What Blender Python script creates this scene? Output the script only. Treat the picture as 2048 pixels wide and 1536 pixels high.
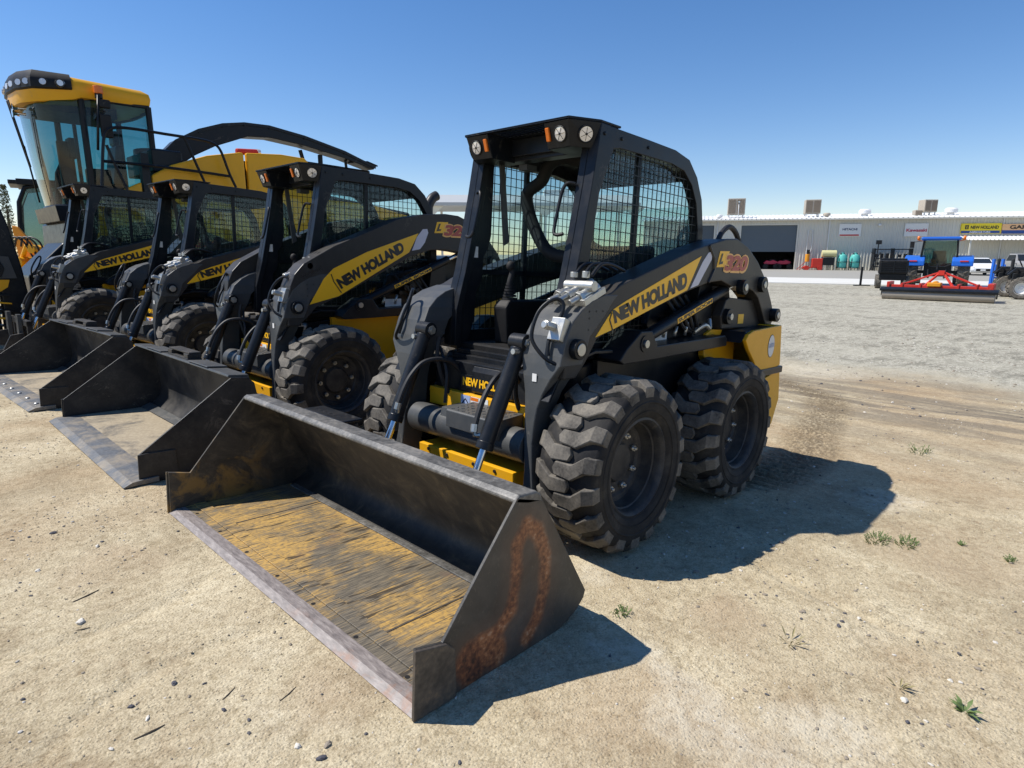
import bpy, bmesh, math, random
from mathutils import Vector, Matrix, noise
R = math.radians
random.seed(7)
sc = bpy.context.scene
for o in list(bpy.data.objects): bpy.data.objects.remove(o)

# ------------------------------------------------------------------ camera
CAM = Vector((2.22211, 2.22674, 1.34273)); YAW, PIT, ROL = R(223.92506), R(12.02688), R(0.13779); FPX = 1227.157
FW = Vector((math.cos(PIT)*math.cos(YAW), math.cos(PIT)*math.sin(YAW), -math.sin(PIT)))
RT = Vector((math.sin(YAW), -math.cos(YAW), 0)); UP = RT.cross(FW)
RT, UP = RT*math.cos(ROL)+UP*math.sin(ROL), UP*math.cos(ROL)-RT*math.sin(ROL)
cd = bpy.data.cameras.new('camera'); cam = bpy.data.objects.new('camera', cd); sc.collection.objects.link(cam)
cam.matrix_world = Matrix(((RT.x, UP.x, -FW.x, CAM.x), (RT.y, UP.y, -FW.y, CAM.y), (RT.z, UP.z, -FW.z, CAM.z), (0, 0, 0, 1)))
cd.sensor_width = 36; cd.lens = 36*FPX/2048; cd.clip_start = 0.05; cd.clip_end = 3000
sc.camera = cam

# ------------------------------------------------------------------ sky and sun
SUN_AZ, SUN_EL = R(-50), R(55)          # azimuth measured from +x towards +y
w = bpy.data.worlds.new('World'); sc.world = w; w.use_nodes = True
nt = w.node_tree; nt.nodes.clear()
out = nt.nodes.new('ShaderNodeOutputWorld'); bg = nt.nodes.new('ShaderNodeBackground'); sky = nt.nodes.new('ShaderNodeTexSky')
sky.sky_type = 'NISHITA'; sky.sun_disc = False; sky.sun_elevation = SUN_EL; sky.sun_rotation = R(90)-SUN_AZ
sky.altitude = 50; sky.air_density = 1.0; sky.dust_density = 0.0; sky.ozone_density = 1.6
bg.inputs['Strength'].default_value = 0.112
hs = nt.nodes.new('ShaderNodeHueSaturation'); hs.inputs['Saturation'].default_value = 1.28; tn = nt.nodes.new('ShaderNodeMix'); tn.data_type = 'RGBA'; tn.blend_type = 'MULTIPLY'; tn.inputs[0].default_value = 1; tn.inputs[7].default_value = (1.01, .955, 1.05, 1); nt.links.new(sky.outputs[0], hs.inputs['Color']); nt.links.new(hs.outputs[0], tn.inputs[6]); nt.links.new(tn.outputs[2], bg.inputs[0]); nt.links.new(bg.outputs[0], out.inputs[0])
sd = bpy.data.lights.new('sun', 'SUN'); so = bpy.data.objects.new('sun', sd); sc.collection.objects.link(so)
sd.energy = 5.0; sd.angle = R(0.5); sd.color = (1.0, 0.955, 0.89)
sdir = Vector((math.cos(SUN_EL)*math.cos(SUN_AZ), math.cos(SUN_EL)*math.sin(SUN_AZ), math.sin(SUN_EL)))
so.rotation_euler = sdir.to_track_quat('Z', 'Y').to_euler(); so.location = (5, -8, 20)
sc.view_settings.view_transform = 'Standard'; sc.view_settings.look = 'None'; sc.view_settings.exposure = 0.24; sc.view_settings.gamma = 1.0

# ------------------------------------------------------------------ helpers
def ray(px, py): return FW + RT*((px-1024)/FPX) - UP*((py-768)/FPX)
def at_depth(px, py, d): return CAM + ray(px, py)*d
def terrain(x, y=0.0):                   # the yard falls gently away behind the machines, then runs level
    def smin(a, b, k=0.12):
        h = max(0, min(1, 0.5+0.5*(b-a)/k)); return b*(1-h)+a*h-k*h*(1-h)
    z = 0.049*x
    z = smin(z, 0.115, 0.05); z = -smin(-z, 0.37, 0.15)
    return z
def gz(x, y, fine=True):
    z = terrain(x, y)+.010*(noise.noise(Vector((x*.9, y*.9, 0))))
    if fine: z += .0045*noise.noise(Vector((x*6, y*6, 3)))+.0035*abs(noise.noise(Vector((x*22, y*22, 7))))
    return z
def on_ground(px, py, z=-.37):
    d = ray(px, py); t = (z-CAM.z)/d.z; p = CAM+d*t; return p

def new_mat(name): 
    m = bpy.data.materials.new(name); m.use_nodes = True; return m, m.node_tree, m.node_tree.nodes['Principled BSDF']
def N(nt, t, **kw):
    n = nt.nodes.new(t)
    for k, v in kw.items(): setattr(n, k, v)
    return n
def ramp(nt, src, stops):
    r = N(nt, 'ShaderNodeValToRGB'); e = r.color_ramp.elements
    e[0].position, e[0].color = stops[0][0], (*stops[0][1], 1); e[1].position, e[1].color = stops[-1][0], (*stops[-1][1], 1)
    for p, c in stops[1:-1]:
        q = e.new(p); q.color = (*c, 1)
    nt.links.new(src, r.inputs[0]); return r.outputs[0]
def coord(nt, scale=(1, 1, 1), rot=(0, 0, 0), kind='Object'):
    tc = N(nt, 'ShaderNodeTexCoord'); mp = N(nt, 'ShaderNodeMapping'); mp.inputs['Scale'].default_value = scale; mp.inputs['Rotation'].default_value = rot
    nt.links.new(tc.outputs[kind], mp.inputs[0]); return mp.outputs[0]
def noise_n(nt, vec, scale, detail=4, rough=.55, dist=0):
    n = N(nt, 'ShaderNodeTexNoise'); n.inputs['Scale'].default_value = scale; n.inputs['Detail'].default_value = detail
    n.inputs['Roughness'].default_value = rough; n.inputs['Distortion'].default_value = dist; nt.links.new(vec, n.inputs['Vector']); return n.outputs['Fac']
def mixc(nt, fac, a, b, mode='MIX'):
    m = N(nt, 'ShaderNodeMix', data_type='RGBA', blend_type=mode)
    for i, v in ((0, fac), (6, a), (7, b)):
        if hasattr(v, 'is_linked') or hasattr(v, 'links'): nt.links.new(v, m.inputs[i])
        else: m.inputs[i].default_value = v if i == 0 else (*v, 1)
    return m.outputs[2]
def math_n(nt, op, a, b=None, c=None, clamp=False):
    m = N(nt, 'ShaderNodeMath', operation=op); m.use_clamp = clamp
    for i, v in enumerate((a, b, c)):
        if v is None: continue
        if hasattr(v, 'links'): nt.links.new(v, m.inputs[i])
        else: m.inputs[i].default_value = v
    return m.outputs[0]
def bump(nt, bsdf, h, strength=.3, dist=.01, base=None):
    b = N(nt, 'ShaderNodeBump'); b.inputs['Strength'].default_value = strength; b.inputs['Distance'].default_value = dist
    nt.links.new(h, b.inputs['Height'])
    if base: nt.links.new(base, b.inputs['Normal'])
    nt.links.new(b.outputs[0], bsdf.inputs['Normal']); return b.outputs[0]

def scuffs(t, v, f, amt):
    a = noise_n(t, v, 3.0, 8, .75, 1.5); s_ = ramp(t, a, [(.60, (0, 0, 0)), (.625, (1, 1, 1)), (.65, (0, 0, 0))]); b_ = noise_n(t, v, 1.3, 3)
    return math_n(t, 'MULTIPLY', math_n(t, 'MULTIPLY', s_, ramp(t, b_, [(.45, (0, 0, 0)), (.6, (1, 1, 1))])), amt)
def paint(name, col, rough=.4, metal=0.0, dust=.35, dustcol=(.30, .26, .20), scale=9, coat=0.0, spec=.26):
    m, t, b = new_mat(name); v = coord(t)
    n1 = noise_n(t, v, scale, 6, .65); n2 = noise_n(t, v, scale*14, 3, .6)
    f = math_n(t, 'MULTIPLY', ramp(t, n1, [(.42, (0, 0, 0)), (.75, (1, 1, 1))]), n2); f = math_n(t, 'MULTIPLY', f, dust)
    g = N(t, 'ShaderNodeNewGeometry'); sp = N(t, 'ShaderNodeSeparateXYZ'); t.links.new(g.outputs['Normal'], sp.inputs[0])
    upf = math_n(t, 'MULTIPLY', math_n(t, 'MAXIMUM', sp.outputs[2], 0.0), dust*.45); f = math_n(t, 'ADD', f, math_n(t, 'MULTIPLY', upf, n1), clamp=True)
    f = math_n(t, 'ADD', f, scuffs(t, v, f, .30), clamp=True); c = mixc(t, f, col, dustcol); t.links.new(c, b.inputs['Base Color'])
    b.inputs['Metallic'].default_value = metal
    r = math_n(t, 'ADD', math_n(t, 'MULTIPLY', n1, .22), rough-.1); r = math_n(t, 'ADD', r, math_n(t, 'MULTIPLY', f, .5), clamp=True)
    t.links.new(r, b.inputs['Roughness']); b.inputs['Coat Weight'].default_value = coat; b.inputs['Specular IOR Level'].default_value = spec
    bump(t, b, math_n(t, 'ADD', n2, math_n(t, 'MULTIPLY', noise_n(t, v, 4, 2), 3.0)), .07, .004)
    return m
def flat(name, col, rough=.5, metal=0.0, var=.12, scale=20):
    m, t, b = new_mat(name); n = noise_n(t, coord(t), scale, 4)
    c = mixc(t, n, tuple(x*(1-var) for x in col), tuple(min(1, x*(1+var)) for x in col)); t.links.new(c, b.inputs['Base Color'])
    b.inputs['Roughness'].default_value = rough; b.inputs['Metallic'].default_value = metal; return m

M = {}
M['charcoal'] = paint('charcoal paint', (.0085, .0105, .014), .34, dust=.09)
M['grey'] = paint('dark grey paint', (.062, .066, .068), .36, dust=.24, scale=7)
M['arm'] = paint('arm grey paint', (.032, .030, .028), .40, dust=.08, scale=6)
M['bucket_steel'] = paint('dusty bucket paint', (.020, .021, .023), .38, dust=.30, scale=5)
M['black'] = paint('black paint', (.006, .008, .011), .36, dust=.05)
M['plastic'] = paint('black plastic', (.010, .010, .011), .5, dust=.06)
M['yellow'] = paint('yellow paint', (.80, .395, .012), .34, dust=.18, dustcol=(.35, .27, .12))
M['decal_yellow'] = flat('yellow decal', (.95, .51, .012), .4, var=.05)
M['decal_black'] = flat('black decal', (.022, .020, .018), .4)
M['decal_white'] = flat('pale decal', (.55, .55, .62), .4, var=.05)
M['decal_red'] = flat('red decal', (.40, .05, .035), .4, var=.1)
M['decal_orange'] = flat('orange decal', (.85, .45, .12), .4, var=.05)
M['label_white'] = flat('label white', (.75, .74, .70), .5, var=.1)
M['label_blue'] = flat('label blue', (.35, .42, .60), .5)
M['chrome'] = flat('chrome', (.60, .61, .62), .22, 1.0)
M['rim'] = paint('dusty rim paint', (.028, .029, .032), .42, dust=.35, scale=12)
M['zinc'] = paint('zinc plated', (.50, .50, .47), .35, .85, dust=.4, scale=30)
M['hose'] = flat('hose rubber', (.014, .014, .015), .6)
M['foam'] = flat('foam cover', (.010, .010, .011), .75)
M['lens'] = flat('lamp lens', (.75, .74, .72), .12, .35)
M['amber'] = flat('amber reflector', (.75, .17, .01), .25)
M['red_paint'] = paint('red paint', (.55, .035, .022), .4, dust=.15)
M['blue_paint'] = paint('blue paint', (.015, .12, .52), .3, dust=.08, coat=.3)
M['white_paint'] = paint('white paint', (.78, .78, .76), .35, dust=.1, coat=.3)
M['silver_paint'] = paint('silver paint', (.45, .44, .42), .3, .4, dust=.1)
M['orange_paint'] = paint('orange paint', (.75, .30, .02), .4, dust=.15)
M['tank'] = paint('teal tank plastic', (.10, .48, .42), .35, dust=.2)
M['cream'] = paint('cream plastic', (.62, .58, .30), .4, dust=.2)

def glass(name, tint, refl=.12, dirt=.10):
    m, t, b = new_mat(name); t.nodes.remove(b)
    tr = N(t, 'ShaderNodeBsdfTransparent'); tr.inputs[0].default_value = (*tint, 1)
    gl = N(t, 'ShaderNodeBsdfGlossy'); gl.inputs['Roughness'].default_value = .03
    df = N(t, 'ShaderNodeBsdfDiffuse'); df.inputs[0].default_value = (.45, .47, .42, 1)
    n = noise_n(t, coord(t), 3, 6, .7); dm = math_n(t, 'MULTIPLY', ramp(t, n, [(.4, (0, 0, 0)), (.8, (1, 1, 1))]), dirt*2.2); dm = math_n(t, 'ADD', dm, dirt*.35)
    mx0 = N(t, 'ShaderNodeMixShader'); t.links.new(dm, mx0.inputs[0]); t.links.new(tr.outputs[0], mx0.inputs[1]); t.links.new(df.outputs[0], mx0.inputs[2])
    fr = N(t, 'ShaderNodeFresnel'); ge = N(t, 'ShaderNodeNewGeometry'); t.links.new(math_n(t, 'SUBTRACT', 1.45, math_n(t, 'MULTIPLY', ge.outputs['Backfacing'], .76)), fr.inputs[0])
    mx = N(t, 'ShaderNodeMixShader'); t.links.new(fr.outputs[0], mx.inputs[0]); t.links.new(mx0.outputs[0], mx.inputs[1]); t.links.new(gl.outputs[0], mx.inputs[2])
    t.links.new(mx.outputs[0], t.nodes['Material Output'].inputs[0]); return m
M['glass'] = glass('tinted cab glass', (.74, .85, .85), dirt=.02)
M['glass_dark'] = glass('dark cab glass', (.30, .42, .43), dirt=.05)
M['glass_teal'] = glass('teal windscreen', (.28, .52, .52), dirt=.05)
m, t, b = new_mat('car glass'); b.inputs['Base Color'].default_value = (.02, .025, .03, 1); b.inputs['Roughness'].default_value = .08; M['car_glass'] = m

# rubber: dusty where the tread touches the yard
def rubber(name, tread):
    m, t, b = new_mat(name); v = coord(t)
    n1 = noise_n(t, v, 7, 6, .65); n2 = noise_n(t, v, 90, 3, .6)
    if tread: c = ramp(t, math_n(t, 'ADD', math_n(t, 'MULTIPLY', n1, .75), math_n(t, 'MULTIPLY', n2, .25)), [(.36, (.045, .041, .036)), (.50, (.125, .112, .093)), (.70, (.25, .22, .175))])
    else: c = ramp(t, n1, [(.35, (.010, .010, .011)), (.55, (.026, .024, .022)), (.78, (.085, .075, .06))])
    t.links.new(c, b.inputs['Base Color']); b.inputs['Roughness'].default_value = .78; b.inputs['Specular IOR Level'].default_value = .3
    bump(t, b, n2, .25, .004); return m
M['tread'] = rubber('dusty tread rubber', True); M['sidewall'] = rubber('sidewall rubber', False)

class MB:
    def __init__(s): s.bm = bmesh.new()
    def quad(s, pts, mi=0):
        f = s.bm.faces.new([s.bm.verts.new(Vector(p)) for p in pts]); f.material_index = mi; return s
    def box(s, lo, hi, mat=None, mi=0):
        x0, y0, z0 = lo; x1, y1, z1 = hi
        vs = [s.bm.verts.new(p) for p in ((x0, y0, z0), (x1, y0, z0), (x1, y1, z0), (x0, y1, z0), (x0, y0, z1), (x1, y0, z1), (x1, y1, z1), (x0, y1, z1))]
        if mat is not None:
            for v in vs: v.co = mat @ v.co
        for f in ((0, 3, 2, 1), (4, 5, 6, 7), (0, 1, 5, 4), (1, 2, 6, 5), (2, 3, 7, 6), (3, 0, 4, 7)):
            q = s.bm.faces.new([vs[i] for i in f]); q.material_index = mi
        return s
    def cbox(s, c, size, rot=None, mi=0):
        h = [q/2 for q in size]; mt = Matrix.Translation(c)
        if rot is not None: mt = mt @ rot.to_4x4()
        return s.box((-h[0], -h[1], -h[2]), (h[0], h[1], h[2]), mt, mi)
    def bar(s, a, b, wd, ht, up=(0, 0, 1), mi=0):
        a, b = Vector(a), Vector(b); x = (b-a); L = x.length; x.normalize(); u = Vector(up); y = u.cross(x)
        if y.length < 1e-4: y = Vector((0, 1, 0)).cross(x)
        y.normalize(); z = x.cross(y); mt = Matrix(((x.x, y.x, z.x, a.x), (x.y, y.y, z.y, a.y), (x.z, y.z, z.z, a.z), (0, 0, 0, 1)))
        return s.box((0, -wd/2, -ht/2), (L, wd/2, ht/2), mt, mi)
    def prism(s, pts, axis, a, b, mi=0, cap=True):
        def P(p, c): return {'y': (p[0], c, p[1]), 'x': (c, p[0], p[1]), 'z': (p[0], p[1], c)}[axis]
        A = [s.bm.verts.new(P(p, a)) for p in pts]; B = [s.bm.verts.new(P(p, b)) for p in pts]; n = len(pts)
        fs = [s.bm.faces.new((A[i], A[(i+1) % n], B[(i+1) % n], B[i])) for i in range(n)]
        if cap: fs += [s.bm.faces.new(A[::-1]), s.bm.faces.new(B)]
        for f in fs: f.material_index = mi
        return s
    def ring(s, outer, inner, axis, a, b, closed=True, mi=0):
        def P(p, c): return {'y': (p[0], c, p[1]), 'x': (c, p[0], p[1]), 'z': (p[0], p[1], c)}[axis]
        V = [[s.bm.verts.new(P(p, c)) for p in L] for L in (outer, inner) for c in (a, b)]; n = len(outer)
        Oa, Ob, Ia, Ib = V; rng = range(n if closed else n-1)
        for i in rng:
            j = (i+1) % n
            for q in ((Oa[i], Oa[j], Ob[j], Ob[i]), (Ia[j], Ia[i], Ib[i], Ib[j]), (Oa[j], Oa[i], Ia[i], Ia[j]), (Ob[i], Ob[j], Ib[j], Ib[i])):
                s.bm.faces.new(q).material_index = mi
        if not closed:
            for i in (0, n-1): s.bm.faces.new((Oa[i], Ob[i], Ib[i], Ia[i])).material_index = mi
        return s
    def tube(s, path, r, seg=10, mi=0, cap=True, rads=None):
        path = [Vector(p) for p in path]; rings = []; n = len(path); prev = None
        for i, p in enumerate(path):
            d = (path[min(i+1, n-1)]-path[max(i-1, 0)]).normalized()
            if prev is None:
                u = d.orthogonal().normalized()
            else:
                u = prev-d*prev.dot(d)
                u = u.normalized() if u.length > 1e-6 else d.orthogonal().normalized()
            prev = u; v = d.cross(u); rr = rads[i] if rads else r
            rings.append([s.bm.verts.new(p+(u*math.cos(2*math.pi*k/seg)+v*math.sin(2*math.pi*k/seg))*rr) for k in range(seg)])
        for a, b in zip(rings, rings[1:]):
            for k in range(seg):
                f = s.bm.faces.new((a[k], a[(k+1) % seg], b[(k+1) % seg], b[k])); f.material_index = mi; f.smooth = seg > 5
        if cap:
            s.bm.faces.new(rings[0][::-1]).material_index = mi; s.bm.faces.new(rings[-1]).material_index = mi
        return s
    def curve(s, ctrl, r, seg=10, sub=5, mi=0):
        c = [Vector(p) for p in ctrl]; pts = []
        for i in range(len(c)-1):
            p0, p1, p2, p3 = c[max(i-1, 0)], c[i], c[i+1], c[min(i+2, len(c)-1)]
            for k in range(sub):
                t = k/sub; pts.append(.5*((2*p1)+(p2-p0)*t+(2*p0-5*p1+4*p2-p3)*t*t+(3*p1-p0-3*p2+p3)*t*t*t))
        pts.append(c[-1]); return s.tube(pts, r, seg, mi)
    def lathe(s, prof, axis='y', c=(0, 0, 0), seg=32, mi=0, closed=False):
        c = Vector(c); rings = []
        for (h, r) in prof:
            ring = []
            for k in range(seg):
                a = 2*math.pi*k/seg; ca, sa = math.cos(a)*r, math.sin(a)*r
                ring.append(s.bm.verts.new(c+Vector({'y': (ca, h, sa), 'x': (h, ca, sa), 'z': (ca, sa, h)}[axis])))
            rings.append(ring)
        prs = list(zip(rings, rings[1:]))
        if closed: prs.append((rings[-1], rings[0]))
        for a, b in prs:
            for k in range(seg):
                f = s.bm.faces.new((a[k], a[(k+1) % seg], b[(k+1) % seg], b[k])); f.material_index = mi; f.smooth = True
        return s
    def cyl(s, a, b, r, seg=16, mi=0): return s.tube([a, b], r, seg, mi)
    def sphere(s, c, rx, ry=None, rz=None, seg=12, mi=0):
        ry = ry or rx; rz = rz or rx
        g = bmesh.ops.create_icosphere(s.bm, subdivisions=2, radius=1)
        for v in g['verts']: v.co = Vector((v.co.x*rx, v.co.y*ry, v.co.z*rz))+Vector(c)
        for v in g['verts']:
            for f in v.link_faces: f.smooth = True; f.material_index = mi
        return s
    def build(s, name, mats, parent=None, bevel=0, sharp=35, label=None):
        bm = s.bm; bmesh.ops.recalc_face_normals(bm, faces=bm.faces)
        if sharp:
            ca = R(sharp)
            for e in bm.edges:
                if len(e.link_faces) == 2 and e.calc_face_angle(0) > ca: e.smooth = False
        me = bpy.data.meshes.new(name); bm.to_mesh(me); bm.free()
        for q in (mats if isinstance(mats, (list, tuple)) else [mats]): me.materials.append(M[q] if isinstance(q, str) else q)
        o = bpy.data.objects.new(name, me); sc.collection.objects.link(o)
        if parent is not None: o.parent = parent
        if bevel:
            md = o.modifiers.new('edge', 'BEVEL'); md.width = bevel; md.segments = 2; md.limit_method = 'ANGLE'; md.angle_limit = R(40)
        if label: o['label'] = label
        return o
def thing(name, label, cat, loc=(0, 0, 0), rot=(0, 0, 0), group=None, scale=1):
    o = bpy.data.objects.new(name, None); sc.collection.objects.link(o); o.location = loc; o.rotation_euler = rot; o.scale = (scale,)*3
    o.empty_display_size = .2; o['label'] = label; o['category'] = cat
    if group: o['group'] = group
    return o
def tag(o, label, cat, group=None, kind=None):
    if label: o['label'] = label
    if cat: o['category'] = cat
    if group: o['group'] = group
    if kind: o['kind'] = kind
    return o
KIDS = {}
def copy_tree(o, parent=None):
    c = o.copy(); sc.collection.objects.link(c); c.parent = parent
    for ch in [q for q in bpy.data.objects if q.parent == o]: copy_tree(ch, c)
    return c
TEXTS = {}       # letter shapes made once, before the scene is heavy
for _s, _b in (('SUPER BOOM', .035), ('NEW HOLLAND', .065), ('NEW HOLLAND', .04), ('NEW HOLLAND', .03), ('L', .05), ('320', .05), ('320', .09), ('GARTON', .03), ('HITACHI', .03), ('Kawasaki', .03), ('AGRICULTURE', .03)):
    cu = bpy.data.curves.new('text', 'FONT'); cu.body = _s; cu.size = 1; cu.offset = _b; cu.space_character = .95; cu.resolution_u = 4
    tmp = bpy.data.objects.new('tmp', cu); sc.collection.objects.link(tmp); dg = bpy.context.evaluated_depsgraph_get()
    TEXTS[_s, _b] = bpy.data.meshes.new_from_object(tmp.evaluated_get(dg)); bpy.data.objects.remove(tmp); bpy.data.curves.remove(cu)
def text_on(name, s, mat, BL, BR, TL, TR, parent, bold=.03, font_shear=0, spacing=1.0, off=0):
    """lettering laid on the quad BL-BR-TR-TL"""
    me = TEXTS[s, bold].copy(); me.name = name
    xs = [v.co.x for v in me.vertices]; ys = [v.co.y for v in me.vertices]; x0, x1, y0, y1 = min(xs), max(xs), min(ys), max(ys)
    BL, BR, TL, TR = map(Vector, (BL, BR, TL, TR)); n = (BR-BL).cross(TL-BL).normalized()*off
    for v in me.vertices:
        u = (v.co.x-x0)/(x1-x0); q = (v.co.y-y0)/(y1-y0)
        v.co = (BL*(1-u)+BR*u)*(1-q)+(TL*(1-u)+TR*u)*q+n
    me.materials.clear(); me.materials.append(M[mat] if isinstance(mat, str) else mat)
    o = bpy.data.objects.new(name, me); sc.collection.objects.link(o)
    if parent is not None: o.parent = parent
    return o
def mir(pts): return [(x, -y, z) for x, y, z in pts]
# ------------------------------------------------------------------ skid steer loader (x forward, y to its left)
CAB_O = [(.06,.84),(.054,1.04),(-.006,1.244),(-.052,1.453),(-.096,1.673),(-.142,1.943),(-.27,1.94),(-.56,1.938),(-.823,1.933),(-.983,1.906),(-1.086,1.826),(-1.163,1.71),(-1.208,1.542),(-1.215,1.36),(-1.21,.84)]
CAB_I = [(-.02,.92),(-.045,1.06),(-.095,1.246),(-.112,1.35),(-.155,1.63),(-.25,1.845),(-.3,1.855),(-.56,1.858),(-.79,1.858),(-.93,1.84),(-1.03,1.775),(-1.10,1.68),(-1.145,1.53),(-1.15,1.36),(-1.15,.92)]
ARM = [(.25,.80),(.25,.863),(.229,.98),(.222,1.025),(.175,1.079),(.098,1.123),(-.064,1.174),(-.132,1.209),(-.801,1.406),(-1.0,1.45),(-1.169,1.485),(-1.313,1.497),(-1.478,1.458),(-1.642,1.378),(-1.789,1.275),(-1.932,1.122),(-1.985,1.05),(-2.0,1.0),(-1.96,.965),(-1.87,.975),(-1.838,1.003),(-1.813,1.034),(-1.75,1.10),(-1.702,1.149),(-1.62,1.19),(-1.54,1.208),(-1.391,1.224),(-1.31,1.214),(-1.156,1.247),(-1.002,1.235),(-.775,1.186),(-.079,1.003),(.03,.965),(.10,.87),(.17,.80)]
ARM_BIG = [(.25,.80),(.25,.90),(.24,1.0),(.225,1.08),(.19,1.16),(.12,1.235),(.0,1.30),(-.12,1.365),(-.70,1.604),(-.95,1.655),(-1.169,1.675),(-1.313,1.67),(-1.478,1.62),(-1.642,1.52),(-1.789,1.38),(-1.932,1.18),(-1.985,1.06),(-2.0,1.0),(-1.96,.965),(-1.87,.975),(-1.838,1.03),(-1.813,1.08),(-1.75,1.16),(-1.702,1.22),(-1.62,1.28),(-1.54,1.32),(-1.391,1.36),(-1.31,1.37),(-1.156,1.38),(-1.002,1.37),(-.80,1.31),(-.148,1.0),(.03,.93),(.10,.86),(.17,.80)]
LEG = [(.36,.98),(.385,.86),(.425,.70),(.44,.50),(.455,.30),(.455,.16),(.54,.16),(.52,.25),(.50,.37),(.487,.51),(.49,.585),(.498,.66),(.52,.73),(.56,.80),(.60,.86),(.60,.98)]
LEGS = [(1.165,.40,.6015,-.02,-.12),(1.135,.395,.6015,.085,-.08),(1.10,.39,.6015,.150,-.05),(1.05,.375,.6015,.212,.0),(.98,.365,.6015,.250,.08),(.90,.372,.6025,.276,.11),(.86,.383,.6025,.285,.13),(.80,.40,.562,.295,.15),(.73,.418,.525,.30,.165),(.66,.427,.50,.305,.17),(.585,.433,.49,.31,.17),(.50,.44,.487,.315,.17),(.37,.45,.50,.32,.18),(.25,.455,.52,.33,.2),(.16,.455,.54,.34,.2)]
def in_poly(poly, fixed, ax):
    """crossings of a line x=fixed (ax 0) or z=fixed (ax 1) with a polygon"""
    xs = []
    for i in range(len(poly)):
        a, b = poly[i], poly[(i+1) % len(poly)]
        if (a[ax]-fixed)*(b[ax]-fixed) < 0:
            t = (fixed-a[ax])/(b[ax]-a[ax]); xs.append(a[1-ax]+t*(b[1-ax]-a[1-ax]))
    return sorted(xs)

def make_tyre():
    """tyre centred on its hub, axis along y"""
    m = MB(); r0, w2 = .380, .150
    prof = [(-.125,.224),(-.146,.24),(-.158,.28),(-.160,.32),(-.152,.352),(-.138,.366),(-.09,r0),(0,r0+.006),(.09,r0),(.138,.366),(.152,.352),(.160,.32),(.158,.28),(.146,.24),(.125,.224)]
    m.lathe(prof, seg=64, mi=1)
    m.lathe([(.1595,.300),(.163,.304),(.163,.308),(.1595,.312)], seg=64, mi=1); m.lathe([(.157,.262),(.160,.264),(.157,.267)], seg=64, mi=1)
    n = 18; rt = .402
    for side in (1, -1):
        for k in range(n):
            a0 = 2*math.pi*(k+(.5 if side < 0 else 0))/n
            # centre line (y, arc) of one lug, bent like a boomerang
            cl = [(.158, .026), (.115, .022), (.055, -.022), (-.030, -.018)]
            hw = [.036, .035, .034, .029]
            for r_in, r_out in ((r0-.015, rt),):
                top, bot = [], []
                left = [(y, s_-h) for (y, s_), h in zip(cl, hw)]; right = [(y, s_+h) for (y, s_), h in zip(cl, hw)]
                loop = left+[(cl[-1][0]-.014, cl[-1][1])]+right[::-1]
                def P(y, s_, r, sl=1.0):
                    a = a0+s_/.4*(1)
                    drop = .026*max(0, (abs(y)-.112)/.042)**1.5
                    r2 = r-drop; return m.bm.verts.new((math.cos(a)*r2, y*side, math.sin(a)*r2))
                cy = sum(p[0] for p in loop)/len(loop)
                T = [P(y, s_, r_out) for y, s_ in loop]
                B = [P(y+(y-cy)*.05*0, s_*1.0+(.008 if i > len(left) else -.008), r_in-(.026 if abs(y) > .15 else 0)) for i, (y, s_) in enumerate(loop)]
                L = len(loop)
                ns = len(left)
                # top as a strip so that it follows the tyre
                for i in range(ns-1):
                    m.bm.faces.new((T[i], T[i+1], T[L-2-i], T[L-1-i]))
                m.bm.faces.new((T[ns-1], T[ns], T[ns+1]))
                for i in range(L):
                    m.bm.faces.new((T[i], B[i], B[(i+1) % L], T[(i+1) % L]))
    return m
def make_rim():
    m = MB()
    m.lathe([(.128,.232),(.136,.232),(.139,.222),(.130,.212),(.118,.205),(.09,.203),(.085,.196),(.05,.192),(.03,.186),(.026,.165),(.014,.155),(.012,.10),(.034,.085),(.040,.03),(.040,0.001)], seg=48)
    m.lathe([(-.139,.225),(-.12,.205),(-.02,.19)], seg=48)
    for k in range(16):
        a = 2*math.pi*k/16
    return m
def wheel(parent, x, y, side):
    w_ = bpy.data.objects.new('wheel', None); sc.collection.objects.link(w_); w_.parent = parent; w_.location = (x, y, .4); w_.rotation_euler = (0, random.uniform(0, 6), 0 if side > 0 else math.pi)
    ty = bpy.data.objects.new('tyre', TYRE); ri = bpy.data.objects.new('rim', RIM)
    nu = []
    for k in range(8): n_ = bpy.data.objects.new('lug_nut', NUTS); n_.rotation_euler = (0, 2*math.pi*k/8, 0); nu.append(n_)
    for q in (ty, ri, *nu): sc.collection.objects.link(q); q.parent = w_
    md = ty.modifiers.new('edge', 'BEVEL'); md.width = .004; md.segments = 1; md.limit_method = 'ANGLE'; md.angle_limit = R(45)
_t = make_tyre().build('tyre', ['tread', 'sidewall'], sharp=40); TYRE = _t.data; bpy.data.objects.remove(_t)
_t = make_rim().build('rim', ['rim']); RIM = _t.data; bpy.data.objects.remove(_t)
_m = MB()
for k in range(1):
    a = 2*math.pi*k/8; c = Vector((math.cos(a)*.128, .012, math.sin(a)*.128)); _m.cyl(c, c+Vector((0, .022, 0)), .015, 6); _m.cyl(c, c+Vector((0, .034, 0)), .007, 8)
_t = _m.build('lug_nut', 'zinc'); NUTS = _t.data; bpy.data.objects.remove(_t)
for v in TYRE.vertices: pass

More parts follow.
